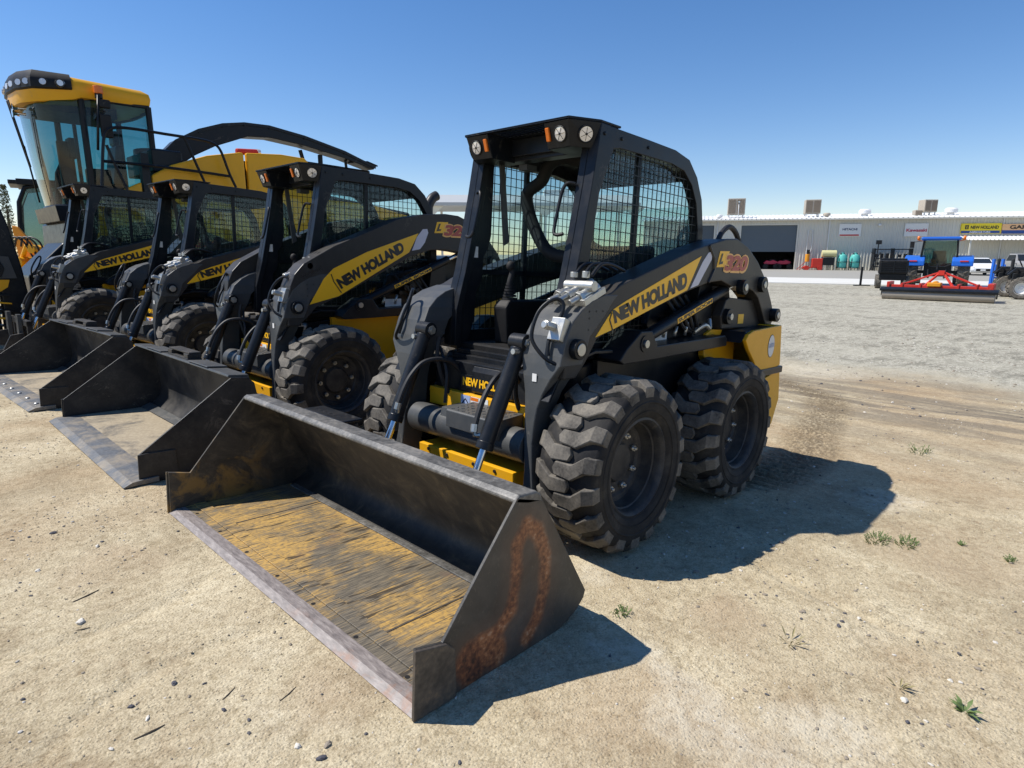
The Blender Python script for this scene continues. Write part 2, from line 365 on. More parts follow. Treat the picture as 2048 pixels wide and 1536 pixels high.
def arm_parts(root, big):
    prof = ARM_BIG if big else ARM
    def up(x, f=0): return 0
    for s in (1, -1):
        a = MB().prism(prof, 'y', s*.455, s*.60).build('lift_arm', 'arm', root, bevel=.006)
        # weld-on rim plate along the rear, bosses and pins
        for (x, z, dz, r, h, r2) in ((-1.715, 1.235, .06, .050, .032, .022), (.188, .93, 0, .045, .035, .028), (-1.955, 1.035, 0, .045, .045, .022), (-1.40, 1.215, .145, .045, .045, .022)):
            zz = z+(dz if big else 0)
            MB().cyl((x, s*.60, zz), (x, s*(.60+h), zz), r, 24).build('pivot_boss', 'black', a, bevel=.003)
            MB().cyl((x, s*(.60+h), zz), (x, s*(.605+h), zz), r2, 20).build('pivot_pin', 'zinc', a, bevel=.002)
        m = MB()
        for i in range(6):
            m.cyl((.10-.05*i if i < 3 else .10, s*.60, 1.09+.0*i if i < 3 else 1.06-.05*(i-3)), (.10-.05*i if i < 3 else .10, s*.6015, 1.09 if i < 3 else 1.06-.05*(i-3)), .005, 8)
        m.build('bolt_hole', 'decal_black', a)
        # front leg
        lg = MB(); V = []
        for z, y0, y1, xf, xb in LEGS: V.append([lg.bm.verts.new(q) for q in ((xf, y0*s, z), (xf, y1*s, z), (xb, y1*s, z), (xb, y0*s, z))])
        for A_, B_ in zip(V, V[1:]):
            for i in range(4): lg.bm.faces.new((A_[i], A_[(i+1) % 4], B_[(i+1) % 4], B_[i]))
        lg.bm.faces.new(V[0]); lg.bm.faces.new(V[-1][::-1])
        l = lg.build('arm_leg', 'grey', root, bevel=.006)
        # guard rail tube in front of the knee
        path = [(.275,.578*s,.865),(.31,.535*s,.893),(.325,.478*s,.955),(.315,.463*s,1.01),(.28,.462*s,1.08),(.245,.485*s,1.125),(.215,.515*s,1.14),(.205,.54*s,1.11),(.235,.535*s,1.03),(.275,.525*s,.96),(.29,.535*s,.90)]
        MB().curve(path, .0085, 10, 5).build('guard_rail', 'black', a)
        # bucket cylinder with its rod
        A = Vector((.257, .343*s, .937)); B = Vector((.462, .335*s, .47)); C2 = Vector((.575, .335*s, .225))
        m = MB(); m.cyl(A+(B-A)*.06, B, .038, 24); m.cyl(A+(B-A)*.93, B, .041, 24); m.cyl((A.x, A.y-.045, A.z), (A.x, A.y+.045, A.z), .040, 24); c = m.build('bucket_cylinder', 'charcoal', root, bevel=.003)
        MB().cyl(B, C2, .0175, 20).build('piston_rod', 'chrome', c)
        m = MB(); m.cyl((A.x, A.y-.055, A.z), (A.x, A.y+.055, A.z), .024, 6); m.cyl((A.x, A.y-.06, A.z), (A.x, A.y+.06, A.z), .012, 12); m.cyl((A.x+.01, A.y+.02*s, A.z-.04), (A.x+.07, A.y+.02*s, A.z-.035), .013, 10)
        m.build('barrel_pin', 'zinc', c); m = MB(); e = B+(A-B)*.13; m.tube([e+Vector((.02, -.02*s, 0)), e+Vector((.04, -.045*s, .0)), e+Vector((.042, -.047*s, .035))], .012, 10); m.cyl((.48,.288*s,.545), (.473,.284*s,.578), .0165, 8)
        m.build('hydraulic_fitting', 'zinc', c)
        # hose running from the barrel to the frame
        h = MB(); h.curve([(.475,.287*s,.565),(.440,.283*s,.65),(.395,.278*s,.72),(.33,.27*s,.775),(.25,.25*s,.79),(.17,.23*s,.77),(.12,.22*s,.72)], .0125, 8, 6); h.build('hydraulic_hose', 'hose', root)
        h = MB(); h.curve([(.20, .30*s, .90), (.22, .29*s, .80), (.20, .27*s, .68), (.16, .26*s, .60)], .012, 8, 5); h.curve([(.17, .33*s, .84), (.20, .26*s, .78), (.21, .22*s, .70), (.23, .21*s, .56)], .009, 8, 5); h.build('hydraulic_hose', 'hose', root)
        # lift cylinder low along the inside of the arm
        P1 = Vector((-.378, .545*s, .922)); P2 = Vector((-1.40, .545*s, 1.22 if not big else 1.365))
        if big: P1 = Vector((-.33, .545*s, .935))
        d = (P2-P1).normalized(); m = MB(); m.cyl(P1+d*.06, P1+d*.98, .034, 24); m.cyl(P1+d*.03, P1+d*.10, .04, 24); c = m.build('lift_cylinder', 'black', root, bevel=.002)
        MB().cyl(P1+d*.9, P2, .018, 16).build('piston_rod', 'chrome', c)
        m = MB(); m.cyl((P1.x, P1.y-.05*s, P1.z), (P1.x, P1.y+.06*s, P1.z), .042, 20).build('cylinder_pin', 'charcoal', c); 
        MB().cyl((P1.x, P1.y+.06*s, P1.z), (P1.x, P1.y+.07*s, P1.z), .02, 16).build('pin_cap', 'zinc', c)
        if s > 0:
            up_ = Vector((0, 0, 1)); y = P1.y+.0355; nn = Vector((-d.z, 0, d.x)) if d.x < 0 else Vector((d.z, 0, -d.x))
            nn = Vector((d.z, 0, -d.x)); nn = nn if nn.z > 0 else -nn
            a0, a1 = P1+d*.36, P1+d*.76
            q = MB().quad([(p+nn*o_)+Vector((0, .0345 if abs(o_) < .02 else .033, 0)) for p, o_ in ((a0, -.014), (a1, -.014), (a1, .014), (a0, .014))]).build('cylinder_decal', 'decal_yellow', c)
            q0 = [(p+nn*o_)+Vector((0, .0350, 0)) for p, o_ in ((a0+d*.006, -.010), (a1-d*.006, -.010), (a0+d*.006, .010), (a1-d*.006, .010))]
            text_on('cylinder_lettering', 'SUPER BOOM', 'decal_black', *q0, c, bold=.035, off=.0007)
            # arm decals
            if big:
                pl = [(.085,.948),(-.148,1.005),(-.79,1.345),(-.885,1.50),(-.40,1.335),(-.11,1.205),(-.03,1.13)]
                nh = ((-.17,1.055),(-.75,1.352),(-.125,1.125),(-.715,1.43)); ws = [(-.93,1.535),(-.87,1.47),(-.82,1.36),(-.90,1.375),(-.95,1.43),(-.985,1.51),(-.975,1.54)]; lg_ = (-1.07,1.545); slash = [(-.09,1.165),(-.11,1.11),(-.17,1.03)]
            else:
                pl = [(.046,.974),(-.079,1.003),(-.757,1.191),(-.885,1.375),(-.174,1.133),(-.085,1.098),(-.05,1.07)]
                nh = ((-.098,1.030),(-.752,1.205),(-.072,1.092),(-.735,1.290)); ws = [(-.905,1.345),(-.789,1.20),(-.875,1.219),(-.93,1.28),(-1.005,1.36),(-1.015,1.405),(-.965,1.398)]; lg_ = (-1.095,1.355); slash = [(-.068,1.083),(-.055,1.05),(-.082,1.004)]
            MB().prism(pl, 'y', .60, .6018).build('arm_decal', 'decal_yellow', a)
            MB().tube([(x, .6018, z) for x, z in slash], .0045, 4).build('decal_line', 'decal_black', a)
            MB().prism(ws, 'y', .60, .6018).build('decal_stripe', 'decal_white', a)
            text_on('arm_lettering', 'NEW HOLLAND', 'decal_black', *[(x, .6030, z) for x, z in nh], a, bold=.065)
            if not big: MB().tube([(-.965,.6005,1.435),(-1.03,.6005,1.37),(-1.045,.6005,1.31),(-.99,.6005,1.235)], .010, 6).build('decal_line', 'decal_black', a)
            X, Z = lg_
            # model mark: small L, then three large digits outlined in orange, leaning forward
            def badge(dx0, dx1, z0, z1, y, mat, txt=None, nm='model_badge'):
                if txt: return text_on(nm, txt, mat, (X-dx0, y, Z+z0), (X-dx1, y, Z+z0+.006), (X-dx0-.028, y, Z+z1), (X-dx1-.028, y, Z+z1+.006), a, bold=.05, spacing=.92)
                return MB().prism([(X-dx0, Z+z0), (X-dx1, Z+z0+.006), (X-dx1-.028, Z+z1+.006), (X-dx0-.028, Z+z1)], 'y', .60, y).build(nm, mat, a)
            badge(-.02, .10, -.033, .058, .6018, 'decal_yellow'); text_on('model_badge', '320', 'decal_orange', (X-.062, .6026, Z-.062), (X-.385, .6026, Z-.058), (X-.088, .6026, Z+.052), (X-.415, .6026, Z+.056), a, bold=.09)
            badge(.0, .045, -.018, .045, .6045, 'decal_black', 'L', 'model_lettering'); badge(.075, .370, -.050, .042, .6045, 'decal_red', '320', 'model_lettering')
            # little warning mark on the leg
            MB().box((.2990, .46, .78), (.3000, .485, .815)).build('warning_mark', 'label_white', l)
    # cross tube between the legs, with the step on it
    m = MB(); m.cyl((.255, -.40, .462), (.255, .43, .462), .078, 36).build('cross_tube', 'grey', root, bevel=.004)
    # quick couplers on the left knee
    m = MB(); dd = Vector((-.26, .02, .105)).normalized(); base = 1.145 + (.02 if big else 0)
    for i, (y0, x0, r, L) in enumerate(((.452, .20, .021, .20), (.50, .215, .017, .25), (.555, .185, .019, .19))):
        p = Vector((x0, y0, base-.02)); m = MB(); m.cyl(p, p+dd*L*.35, r*.75, 14); m.cyl(p+dd*L*.3, p+dd*L, r*1.15, 14); m.cyl(p+dd*L*.3, p+dd*L*.42, r*1.45, 6); m.build('hydraulic_coupler', 'zinc', root, bevel=.002)
    m = MB(); m.cyl((.07, .44, base+.055), (.07, .60, base+.055), .024, 12); m.cyl((.03, .45, base+.09), (.03, .45, base+.115), .018, 14); m.cyl((.02, .51, base+.09), (.02, .51, base+.12), .018, 14)
    m.cbox((.06, .53, base+.01), (.16, .14, .03), Matrix.Rotation(R(22), 3, 'Y')); m.build('coupler_bracket', 'zinc', root, bevel=.002)
    m = MB(); m.cbox((.245, .555, 1.01), (.05, .07, .10), Matrix.Rotation(R(-20), 3, 'Y')); m.cyl((.25, .54, 1.02), (.315, .535, 1.035), .021, 6); m.cyl((.30, .535, 1.03), (.325, .534, 1.036), .016, 12); m.build('coupler_socket', 'zinc', root, bevel=.002)
    h = MB(); 
    for y0 in (.455, .505, .55): h.curve([(.03, y0, base+.10), (-.04, y0-.005, base+.15), (-.13, y0-.01, base+.155), (-.24, y0-.01, base+.13)], .0085, 8, 5)
    h.build('coupler_pipe', 'charcoal', root)

def make_loader(label, loc, rot, scale, big, tank_text=True):
    root = thing('skid_steer_loader', label, 'skid steer loader', loc, rot, 'skid steer loaders parked in a row', scale)
    for x in (-.049, -1.137):
        for s in (1, -1): wheel(root, x, .680*s, s)
    # ---- chassis
    m = MB()
    m.prism([(.10,.30),(.13,.40),(.13,.60),(.02,.80),(-.30,.84),(-1.70,.84),(-1.78,.60),(-1.70,.24),(0,.22)], 'y', -.44, .44)
    ch = m.build('chassis', 'black', root, bevel=.008)
    for s in (1, -1):
        m = MB(); m.prism([(-.20,.83),(-.165,.85),(-.22,.905),(-.34,.985),(-.44,.985),(-.50,.905),(-1.28,.925),(-1.31,.90),(-1.31,.86),(-.5,.835)], 'y', .46*s, .60*s); m.build('side_rail', 'charcoal', root, bevel=.006)
    for s in (1, -1):   # fenders over the front tyres and along the chassis
        m = MB(); m.prism([(.30,.70),(.24,.80),(.12,.875),(-.02,.905),(-.16,.90),(-.16,.885),(-.02,.89),(.115,.86),(.23,.785),(.285,.70)], 'y', .45*s, .56*s); m.build('fender', 'black', root, bevel=.003); m = MB()
        m.prism([(-.16,.60),(-.16,.84),(-1.30,.86),(-1.45,.70),(-1.45,.45),(-.16,.45)], 'y', .44*s, .475*s); m.build('side_skirt', 'black', root, bevel=.003)
    m = MB(); m.prism([(.30,.255),(.303,.335),(.12,.34),(.12,.24)], 'y', -.33, .37); m.box((.12,-.43,.22),(.20,.45,.30)); m.box((.10,-.42,.52),(.165,.38,.615)); m.box((.08,.30,.40),(.17,.37,.62)); m.build('lower_frame', 'yellow', root, bevel=.004)
    m = MB(); 
    for y in (-.25,-.1,.1,.25): m.cyl((.30,y,.315),(.3075,y,.315),.009,10)
    m.build('frame_bolt', 'decal_black', root)
    # front bulkhead with its lettering
    m = MB(); m.box((-.02,-.41,.615),(.13,.41,.775)); m.prism([(.13,.62),(.145,.63),(.145,.735),(.13,.765)], 'y', -.10, .20); m.build('front_panel', 'charcoal', root, bevel=.006)
    text_on('front_lettering', 'NEW HOLLAND', 'decal_yellow', (.1470,-.165,.655),(.1470,.19,.655),(.1470,-.165,.70),(.1470,.19,.70), root, bold=.04)
    MB().box((.1305,-.18,.645),(.1455,-.098,.71)).build('panel_step', 'charcoal', root)
    for y0, y1, mt in ((-.155,-.085,'label_blue'),(-.08,-.02,'label_white'),(-.018,.05,'label_white')):
        MB().box((.1655,y0,.535),(.1668,y1,.608)).build('warning_sticker', mt, root)
    MB().box((.167,-.078,.588),(.1675,-.022,.605)).build('sticker_band', 'amber', root)
    m = MB(); 
    for i in range(5): m.box((.1669,-.072,.545+.008*i),(.1674,-.03,.548+.008*i))
    for (a,b) in (((-.01,.56),(.01,.59)),((.01,.59),(.035,.575)),((-.145,.56),(-.12,.59)),((-.12,.59),(-.10,.57)),((.0,.55),(.04,.555))): m.bar((.1672,a[0],a[1]),(.1672,b[0],b[1]),.006,.0008,(1,0,0))
    m.build('sticker_print', 'decal_black', root)
    # step box
    m = MB(); m.prism([(.17,.50),(.17,.585),(.345,.572),(.352,.565),(.352,.485),(.33,.478)], 'y', -.055, .30); m.prism([(.17,.50),(.17,.565),(.30,.560),(.315,.50)], 'y', -.15, -.055)
    for i in range(5):
        for j in range(9): m.cbox((.20+.032*i, -.03+.038*j, .583-.0024*i*1.0), (.018,.006,.006), Matrix.Rotation(R(45 if (i+j) % 2 else -45), 3, 'Z'))
    m.build('step', 'grey', root, bevel=.002)
    # ---- cab
    cab = MB()
    for s in (1, -1):
        cab.ring(CAB_O, CAB_I, 'y', .375*s, .43*s)
        po = [(x, z) for x, z in CAB_O[:6]]; pi = [(x-.045, z) for x, z in CAB_O[:6]]
        cab.ring(po, pi, 'y', .335*s, .374*s, closed=False)
        # inner door plate with its wavy rear edge
        zs = [(-.30,1.90),(-.215,1.86),(-.205,1.45),(-.185,1.38),(-.15,1.33),(-.145,1.22),(-.13,1.18),(-.10,1.14),(-.09,.98),(-.06,.90),(-.03,.84),(.03,.80)]
        fr = [(x-.02, z) for x, z in CAB_O[:6]]
        cab.prism(zs+[(.035,.84)]+fr[1:]+[], 'y', .345*s, .353*s)
    cab.box((-.06,-.35,.765),(.065,.35,.80)); cab.box((-.02,-.345,.80),(.03,.345,.825))
    # roof and rear hoop
    for i in range(6, 10):
        (x0, z0), (x1, z1) = CAB_O[i], CAB_O[i+1]; cab.bar((x0, 0, z0-.012), (x1, 0, z1-.012), .75, .02, (0, 0, 1) if i < 10 else (-1, 0, .5))
    cab.box((-1.22,-.375,1.30),(-1.18,.375,1.36)); cab.box((-1.21,-.375,.84),(-1.17,.375,.90)); cab.box((-.30,-.375,1.84),(-.22,.375,1.93))
    for s in (1, -1):
        for x, z in ((-.31,1.90),(-.55,1.90),(-.17,1.90)): cab.cyl((x, .43*s, z), (x, .437*s, z), .009, 10)
        cab.cyl((-.02,.43*s,1.12),(-.02,.45*s,1.12),.012,12)
    cb = cab.build('cab_frame', 'charcoal', root, bevel=.004)
    # mudguard style visor with lamp housings
    m = MB()
    for s in (1, -1):
        pl = [(-.005, .192), (.0, .347), (-.142, .428), (-.22, .428), (-.22, .192)]; pb = [(-.045, .192), (-.04, .33), (-.142, .405), (-.22, .405), (-.22, .192)]
        T = [m.bm.verts.new((x, y*s, 1.945)) for x, y in pl]; B = [m.bm.verts.new((x, y*s, 1.832)) for x, y in pb]
        for i in range(5): m.bm.faces.new((T[i], T[(i+1) % 5], B[(i+1) % 5], B[i]))
        m.bm.faces.new(T); m.bm.faces.new(B)
    m.box((-.30,-.43,1.946),(-.142,.43,1.956)); m.prism([(-.142,-.43),(.006,-.352),(.006,.352),(-.142,.43)][::1], 'z', 1.9462, 1.9555, cap=False)
    m.prism([(-.03,-.352),(.006,-.352),(.006,.352),(-.03,.352)], 'z', 1.9462, 1.9555)
    for s in (1, -1): m.prism([(-.142,.19*s),(-.03,.19*s),(-.03,.35*s),(-.142,.428*s)], 'z', 1.9462, 1.9555)
    for i in range(13): m.box((-.142,-.185+.029*i,1.9462),(-.03,-.169+.029*i,1.9555))
    m.box((-.23,-.192,1.86),(-.19,.192,1.945)); m.build('visor', 'black', root, bevel=.003)
    def lamp(c, n, r):
        c = Vector(c); n = Vector(n).normalized(); u = n.orthogonal().normalized(); v = n.cross(u)
        l = MB(); rings = []
        for h, q in ((-.002, r), (.004, r*.98), (.0065, r*.6), (.007, .0005)):
            rings.append([l.bm.verts.new(c+n*h+(u*math.cos(k*.3142)+v*math.sin(k*.3142))*q) for k in range(20)])
        for a, b in zip(rings, rings[1:]):
            for k in range(20): l.bm.faces.new((a[k], a[(k+1) % 20], b[(k+1) % 20], b[k])).smooth = True
        o = l.build('work_lamp', 'lens', root)
        k_ = MB(); k_.cyl(c+n*.005, c+n*.010, r*.16, 8)
        for j in range(6):
            a = j*1.047+.3; e1 = c+n*.0065+(u*math.cos(a)+v*math.sin(a))*r*.85; k_.bar(c+n*.0078, e1, .0016, .0016, n)
        k_.build('reflector_rib', 'charcoal', o)
        b_ = MB(); pts = [c+n*.003+(u*math.cos(k*.2618)+v*math.sin(k*.2618))*(r+.002) for k in range(25)]; b_.tube(pts, .004, 6, cap=False); b_.build('lamp_bezel', 'plastic', o)
    lat = lambda s: (.94, 0, -.33)
    for s in (1, -1):
        lamp((-.022, .285*s, 1.890), (.94, 0, -.30), .033); lamp((-.085, .385*s, 1.888), (.46, .83*s, -.28), .034)
        MB().cbox((-.018, .212*s, 1.893), (.012, .022, .062), Matrix.Rotation(R(18), 3, 'Y')).build('amber_marker', 'amber', root, bevel=.003)
    # grab handles
    for s in (1, -1):
        MB().curve([(-.085,.34*s,1.670),(-.07,.31*s,1.675),(-.060,.290*s,1.655),(-.045,.283*s,1.60),(-.015,.283*s,1.48),(-.003,.290*s,1.44),(-.003,.31*s,1.43),(-.01,.34*s,1.435)], .0085, 10, 5).build('grab_handle', 'black', cb)
    MB().box((-.105,-.3445,1.325),(-.06,-.3435,1.385)).build('door_sticker', 'label_white', cb)
    # side windows: glass, divider and wire guard
    for s in (1, -1):
        MB().prism(CAB_I, 'y', .385*s, .389*s).build('side_window', 'glass', root)
        m = MB(); m.box((-.545,.378*s,.92),(-.515,.400*s,1.857)); m.box((-1.15,.378*s,1.235),(-.07,.398*s,1.262)); m.build('window_bar', 'black', root)
        m = MB(); x = -.06
        while x > -1.15:
            zz = in_poly(CAB_I, x, 0)
            if len(zz) >= 2: m.tube([(x, .413*s, zz[0]), (x, .413*s, zz[-1])], .0026, 4)
            x -= .045
        z = .945
        while z < 1.85:
            xx = in_poly(CAB_I, z, 1)
            if len(xx) >= 2: m.tube([(xx[0], .418*s, z), (xx[-1], .418*s, z)], .0026, 4)
            z += .0475
        m.build('window_guard', 'black', root)
    MB().prism([(.37,.9),(.37,1.3),(.37,1.58),(.33,1.68),(-.33,1.68),(-.37,1.58),(-.37,.9)], 'x', -1.195, -1.19).build('rear_window', 'glass', root)
    # interior: seat, arm rests, joystick, lap bar
    m = MB(); m.box((-1.0,-.24,1.0),(-.50,.24,1.10)); m.prism([(-1.02,1.08),(-.92,1.08),(-.98,1.44),(-1.06,1.44)], 'y', -.22, .22); m.build('seat', 'foam', root, bevel=.03)
    m = MB(); m.box((-1.15,-.37,.80),(.0,.37,.86)); m.box((-.95,-.25,.86),(-.55,.25,1.0)); m.box((-1.18,-.37,.86),(-1.10,.37,1.24)); m.build('cab_floor', 'plastic', root, bevel=.01)
    for s in (1, -1):
        j = MB(); jx, jy = (-.20, -.18) if s < 0 else (-.25, .27)
        j.prism([(jx+.06,.86),(jx+.075,1.06),(jx+.045,1.10),(jx-.30,1.10),(jx-.30,.86)], 'y', jy-.05, jy+.05); jo = j.build('joystick_console', 'plastic', root, bevel=.01)
        j = MB(); 
        for i in range(6): j.cyl((jx, jy, 1.10+.016*i), (jx, jy, 1.112+.016*i), .042-.004*i, 16)
        j.curve([(jx,jy,1.17),(jx+.0,jy,1.20),(jx-.012,jy+.004,1.25),(jx-.005,jy,1.28)], .017, 12, 4); j.sphere((jx-.002, jy, 1.285), .027, .024, .03); j.build('joystick', 'foam', jo)
    # padded lap bar swung up inside the cab
    MB().curve([(-.30,.34,1.80),(-.38,.30,1.86),(-.46,.16,1.875),(-.50,.04,1.868),(-.50,-.08,1.895),(-.50,-.19,1.865),(-.50,-.245,1.78),(-.50,-.345,1.725),(-.50,-.348,1.65),(-.50,-.293,1.53),(-.50,-.19,1.395),(-.50,-.08,1.352),(-.50,.04,1.36),(-.46,.16,1.42)], .037, 12, 6).build('lap_bar', 'foam', root)
    m = MB(); m.box((-.34,-.20,1.80),(-.26,-.14,1.83)); m.prism([(-.205,1.83),(-.235,1.84),(-.29,1.42),(-.255,1.40)], 'y', -.30, -.285); m.build('wiper_bracket', 'grey', root)
    # ---- engine bay and tail
    m = MB(); m.prism([(-1.22,.84),(-1.24,1.30),(-1.45,1.34),(-1.70,1.24),(-1.80,1.02),(-1.80,.84)], 'y', -.40, .40); m.build('engine_cover', 'black', root, bevel=.02)
    m = MB(); m.prism([(-.70,.90),(-.64,1.0),(-.70,1.16),(-1.0,1.22),(-1.22,1.2),(-1.22,.86)], 'y', .40, .44)
    for i in range(7):
        a = i*.9; m.cyl((-.78-.06*i, .44, 1.02+.05*math.sin(a)), (-.78-.06*i, .50, 1.02+.05*math.sin(a)), .02+.006*(i % 3), 10)
    m.build('valve_block', 'black', root, bevel=.004)
    for i in range(5): MB().cyl((-.62-.12*i, .50, .985+.02*(i % 2)), (-.60-.12*i, .50, .93), .010, 8).build('test_port', 'zinc', root)
    m = MB(); m.curve([(-1.05,.52,.95),(-1.08,.56,.99),(-1.14,.56,.97),(-1.17,.54,1.02)], .013, 8, 4); m.build('hydraulic_fitting', 'zinc', root)
    h = MB(); 
    for i in range(4): h.curve([(-.75-.08*i, .46, 1.16), (-.85-.07*i, .50, 1.05), (-.95-.05*i, .50, .97), (-1.15, .47, .93+.02*i)], .011, 7, 4)
    h.build('hydraulic_hose', 'hose', root)
    for s in (1, -1):
        l = MB().prism([(-1.30,.96),(-1.275,1.04),(-1.33,1.135),(-1.38,1.15),(-1.863,1.123),(-1.90,1.06),(-1.86,.97),(-1.80,.955)], 'y', .50*s, .56*s).build('rear_link', 'arm', root, bevel=.006)
        m = MB(); m.cyl((-1.345,.56*s,1.035),(-1.345,.59*s,1.035),.048,20); m.build('pivot_boss', 'black', l, bevel=.003); MB().cyl((-1.345,.59*s,1.035),(-1.345,.60*s,1.035),.02,16).build('pivot_pin', 'zinc', l)
        MB().box((-1.60,.5605*s if s > 0 else -.562,.985),(-1.52,.562*s if s > 0 else -.5605,1.045)).build('warning_sticker', 'decal_yellow', l)
        MB().prism([(-1.05,.84),(-1.10,1.24),(-1.24,1.30),(-1.30,.86)], 'y', .42*s, .50*s).build('pivot_tower', 'black', root, bevel=.005)
    m = MB()
    for s in (1, -1):
        m.prism([(-1.345,.90),(-1.38,.935),(-1.46,.955),(-1.893,.976),(-1.925,.80),(-1.938,.705),(-1.62,.66),(-1.56,.70),(-1.50,.76),(-1.40,.84)], 'y', .675*s, .70*s)
        m.prism([(-1.62,.62),(-1.945,.68),(-1.985,.47),(-1.90,.30),(-1.80,.28),(-1.62,.40)], 'y', .675*s, .70*s)
        m.prism([(-1.60,.66),(-1.60,.94),(-1.26,.955),(-1.19,.93),(-1.18,.80),(-1.3,.66)], 'y', .48*s, .52*s)
    m.box((-1.95,-.675,.70),(-1.86,.675,.974)); m.prism([(-1.96,.47),(-1.95,.68),(-1.86,.68),(-1.86,.30),(-1.90,.30)], 'y', -.675, .675)
    tl = m.build('tailgate', 'yellow', root, bevel=.006)
    m = MB(); m.box((-1.965,-.70,.655),(-1.61,.71,.700)); m.prism([(-1.345,.88),(-1.40,.948),(-1.86,.966),(-1.86,.94),(-1.40,.92)], 'y', -.67, .672); m.build('bumper_bar', 'charcoal', tl, bevel=.006)
    # dealer sticker
    pts = [(-1.745+.052*math.cos(k*.2618), .845+.075*math.sin(k*.2618)) for k in range(24)]
    MB().prism(pts, 'y', .70, .7015).build('dealer_sticker', 'decal_black', tl)
    MB().prism([(-1.745+(x+1.745)*.92, .845+(z-.845)*.94) for x, z in pts], 'y', .7015, .7025).build('sticker_disc', 'label_white', tl)
    text_on('dealer_lettering', 'GARTON', 'label_blue', (-1.703,.704,.832),(-1.787,.704,.838),(-1.703,.704,.862),(-1.787,.704,.868), tl, bold=.03)
    # number plate of the side panel
    MB().box((-.80,.4755,.90),(-.64,.4770,.97)).build('rating_plate', 'label_white', root)
    arm_parts(root, big)
    return root
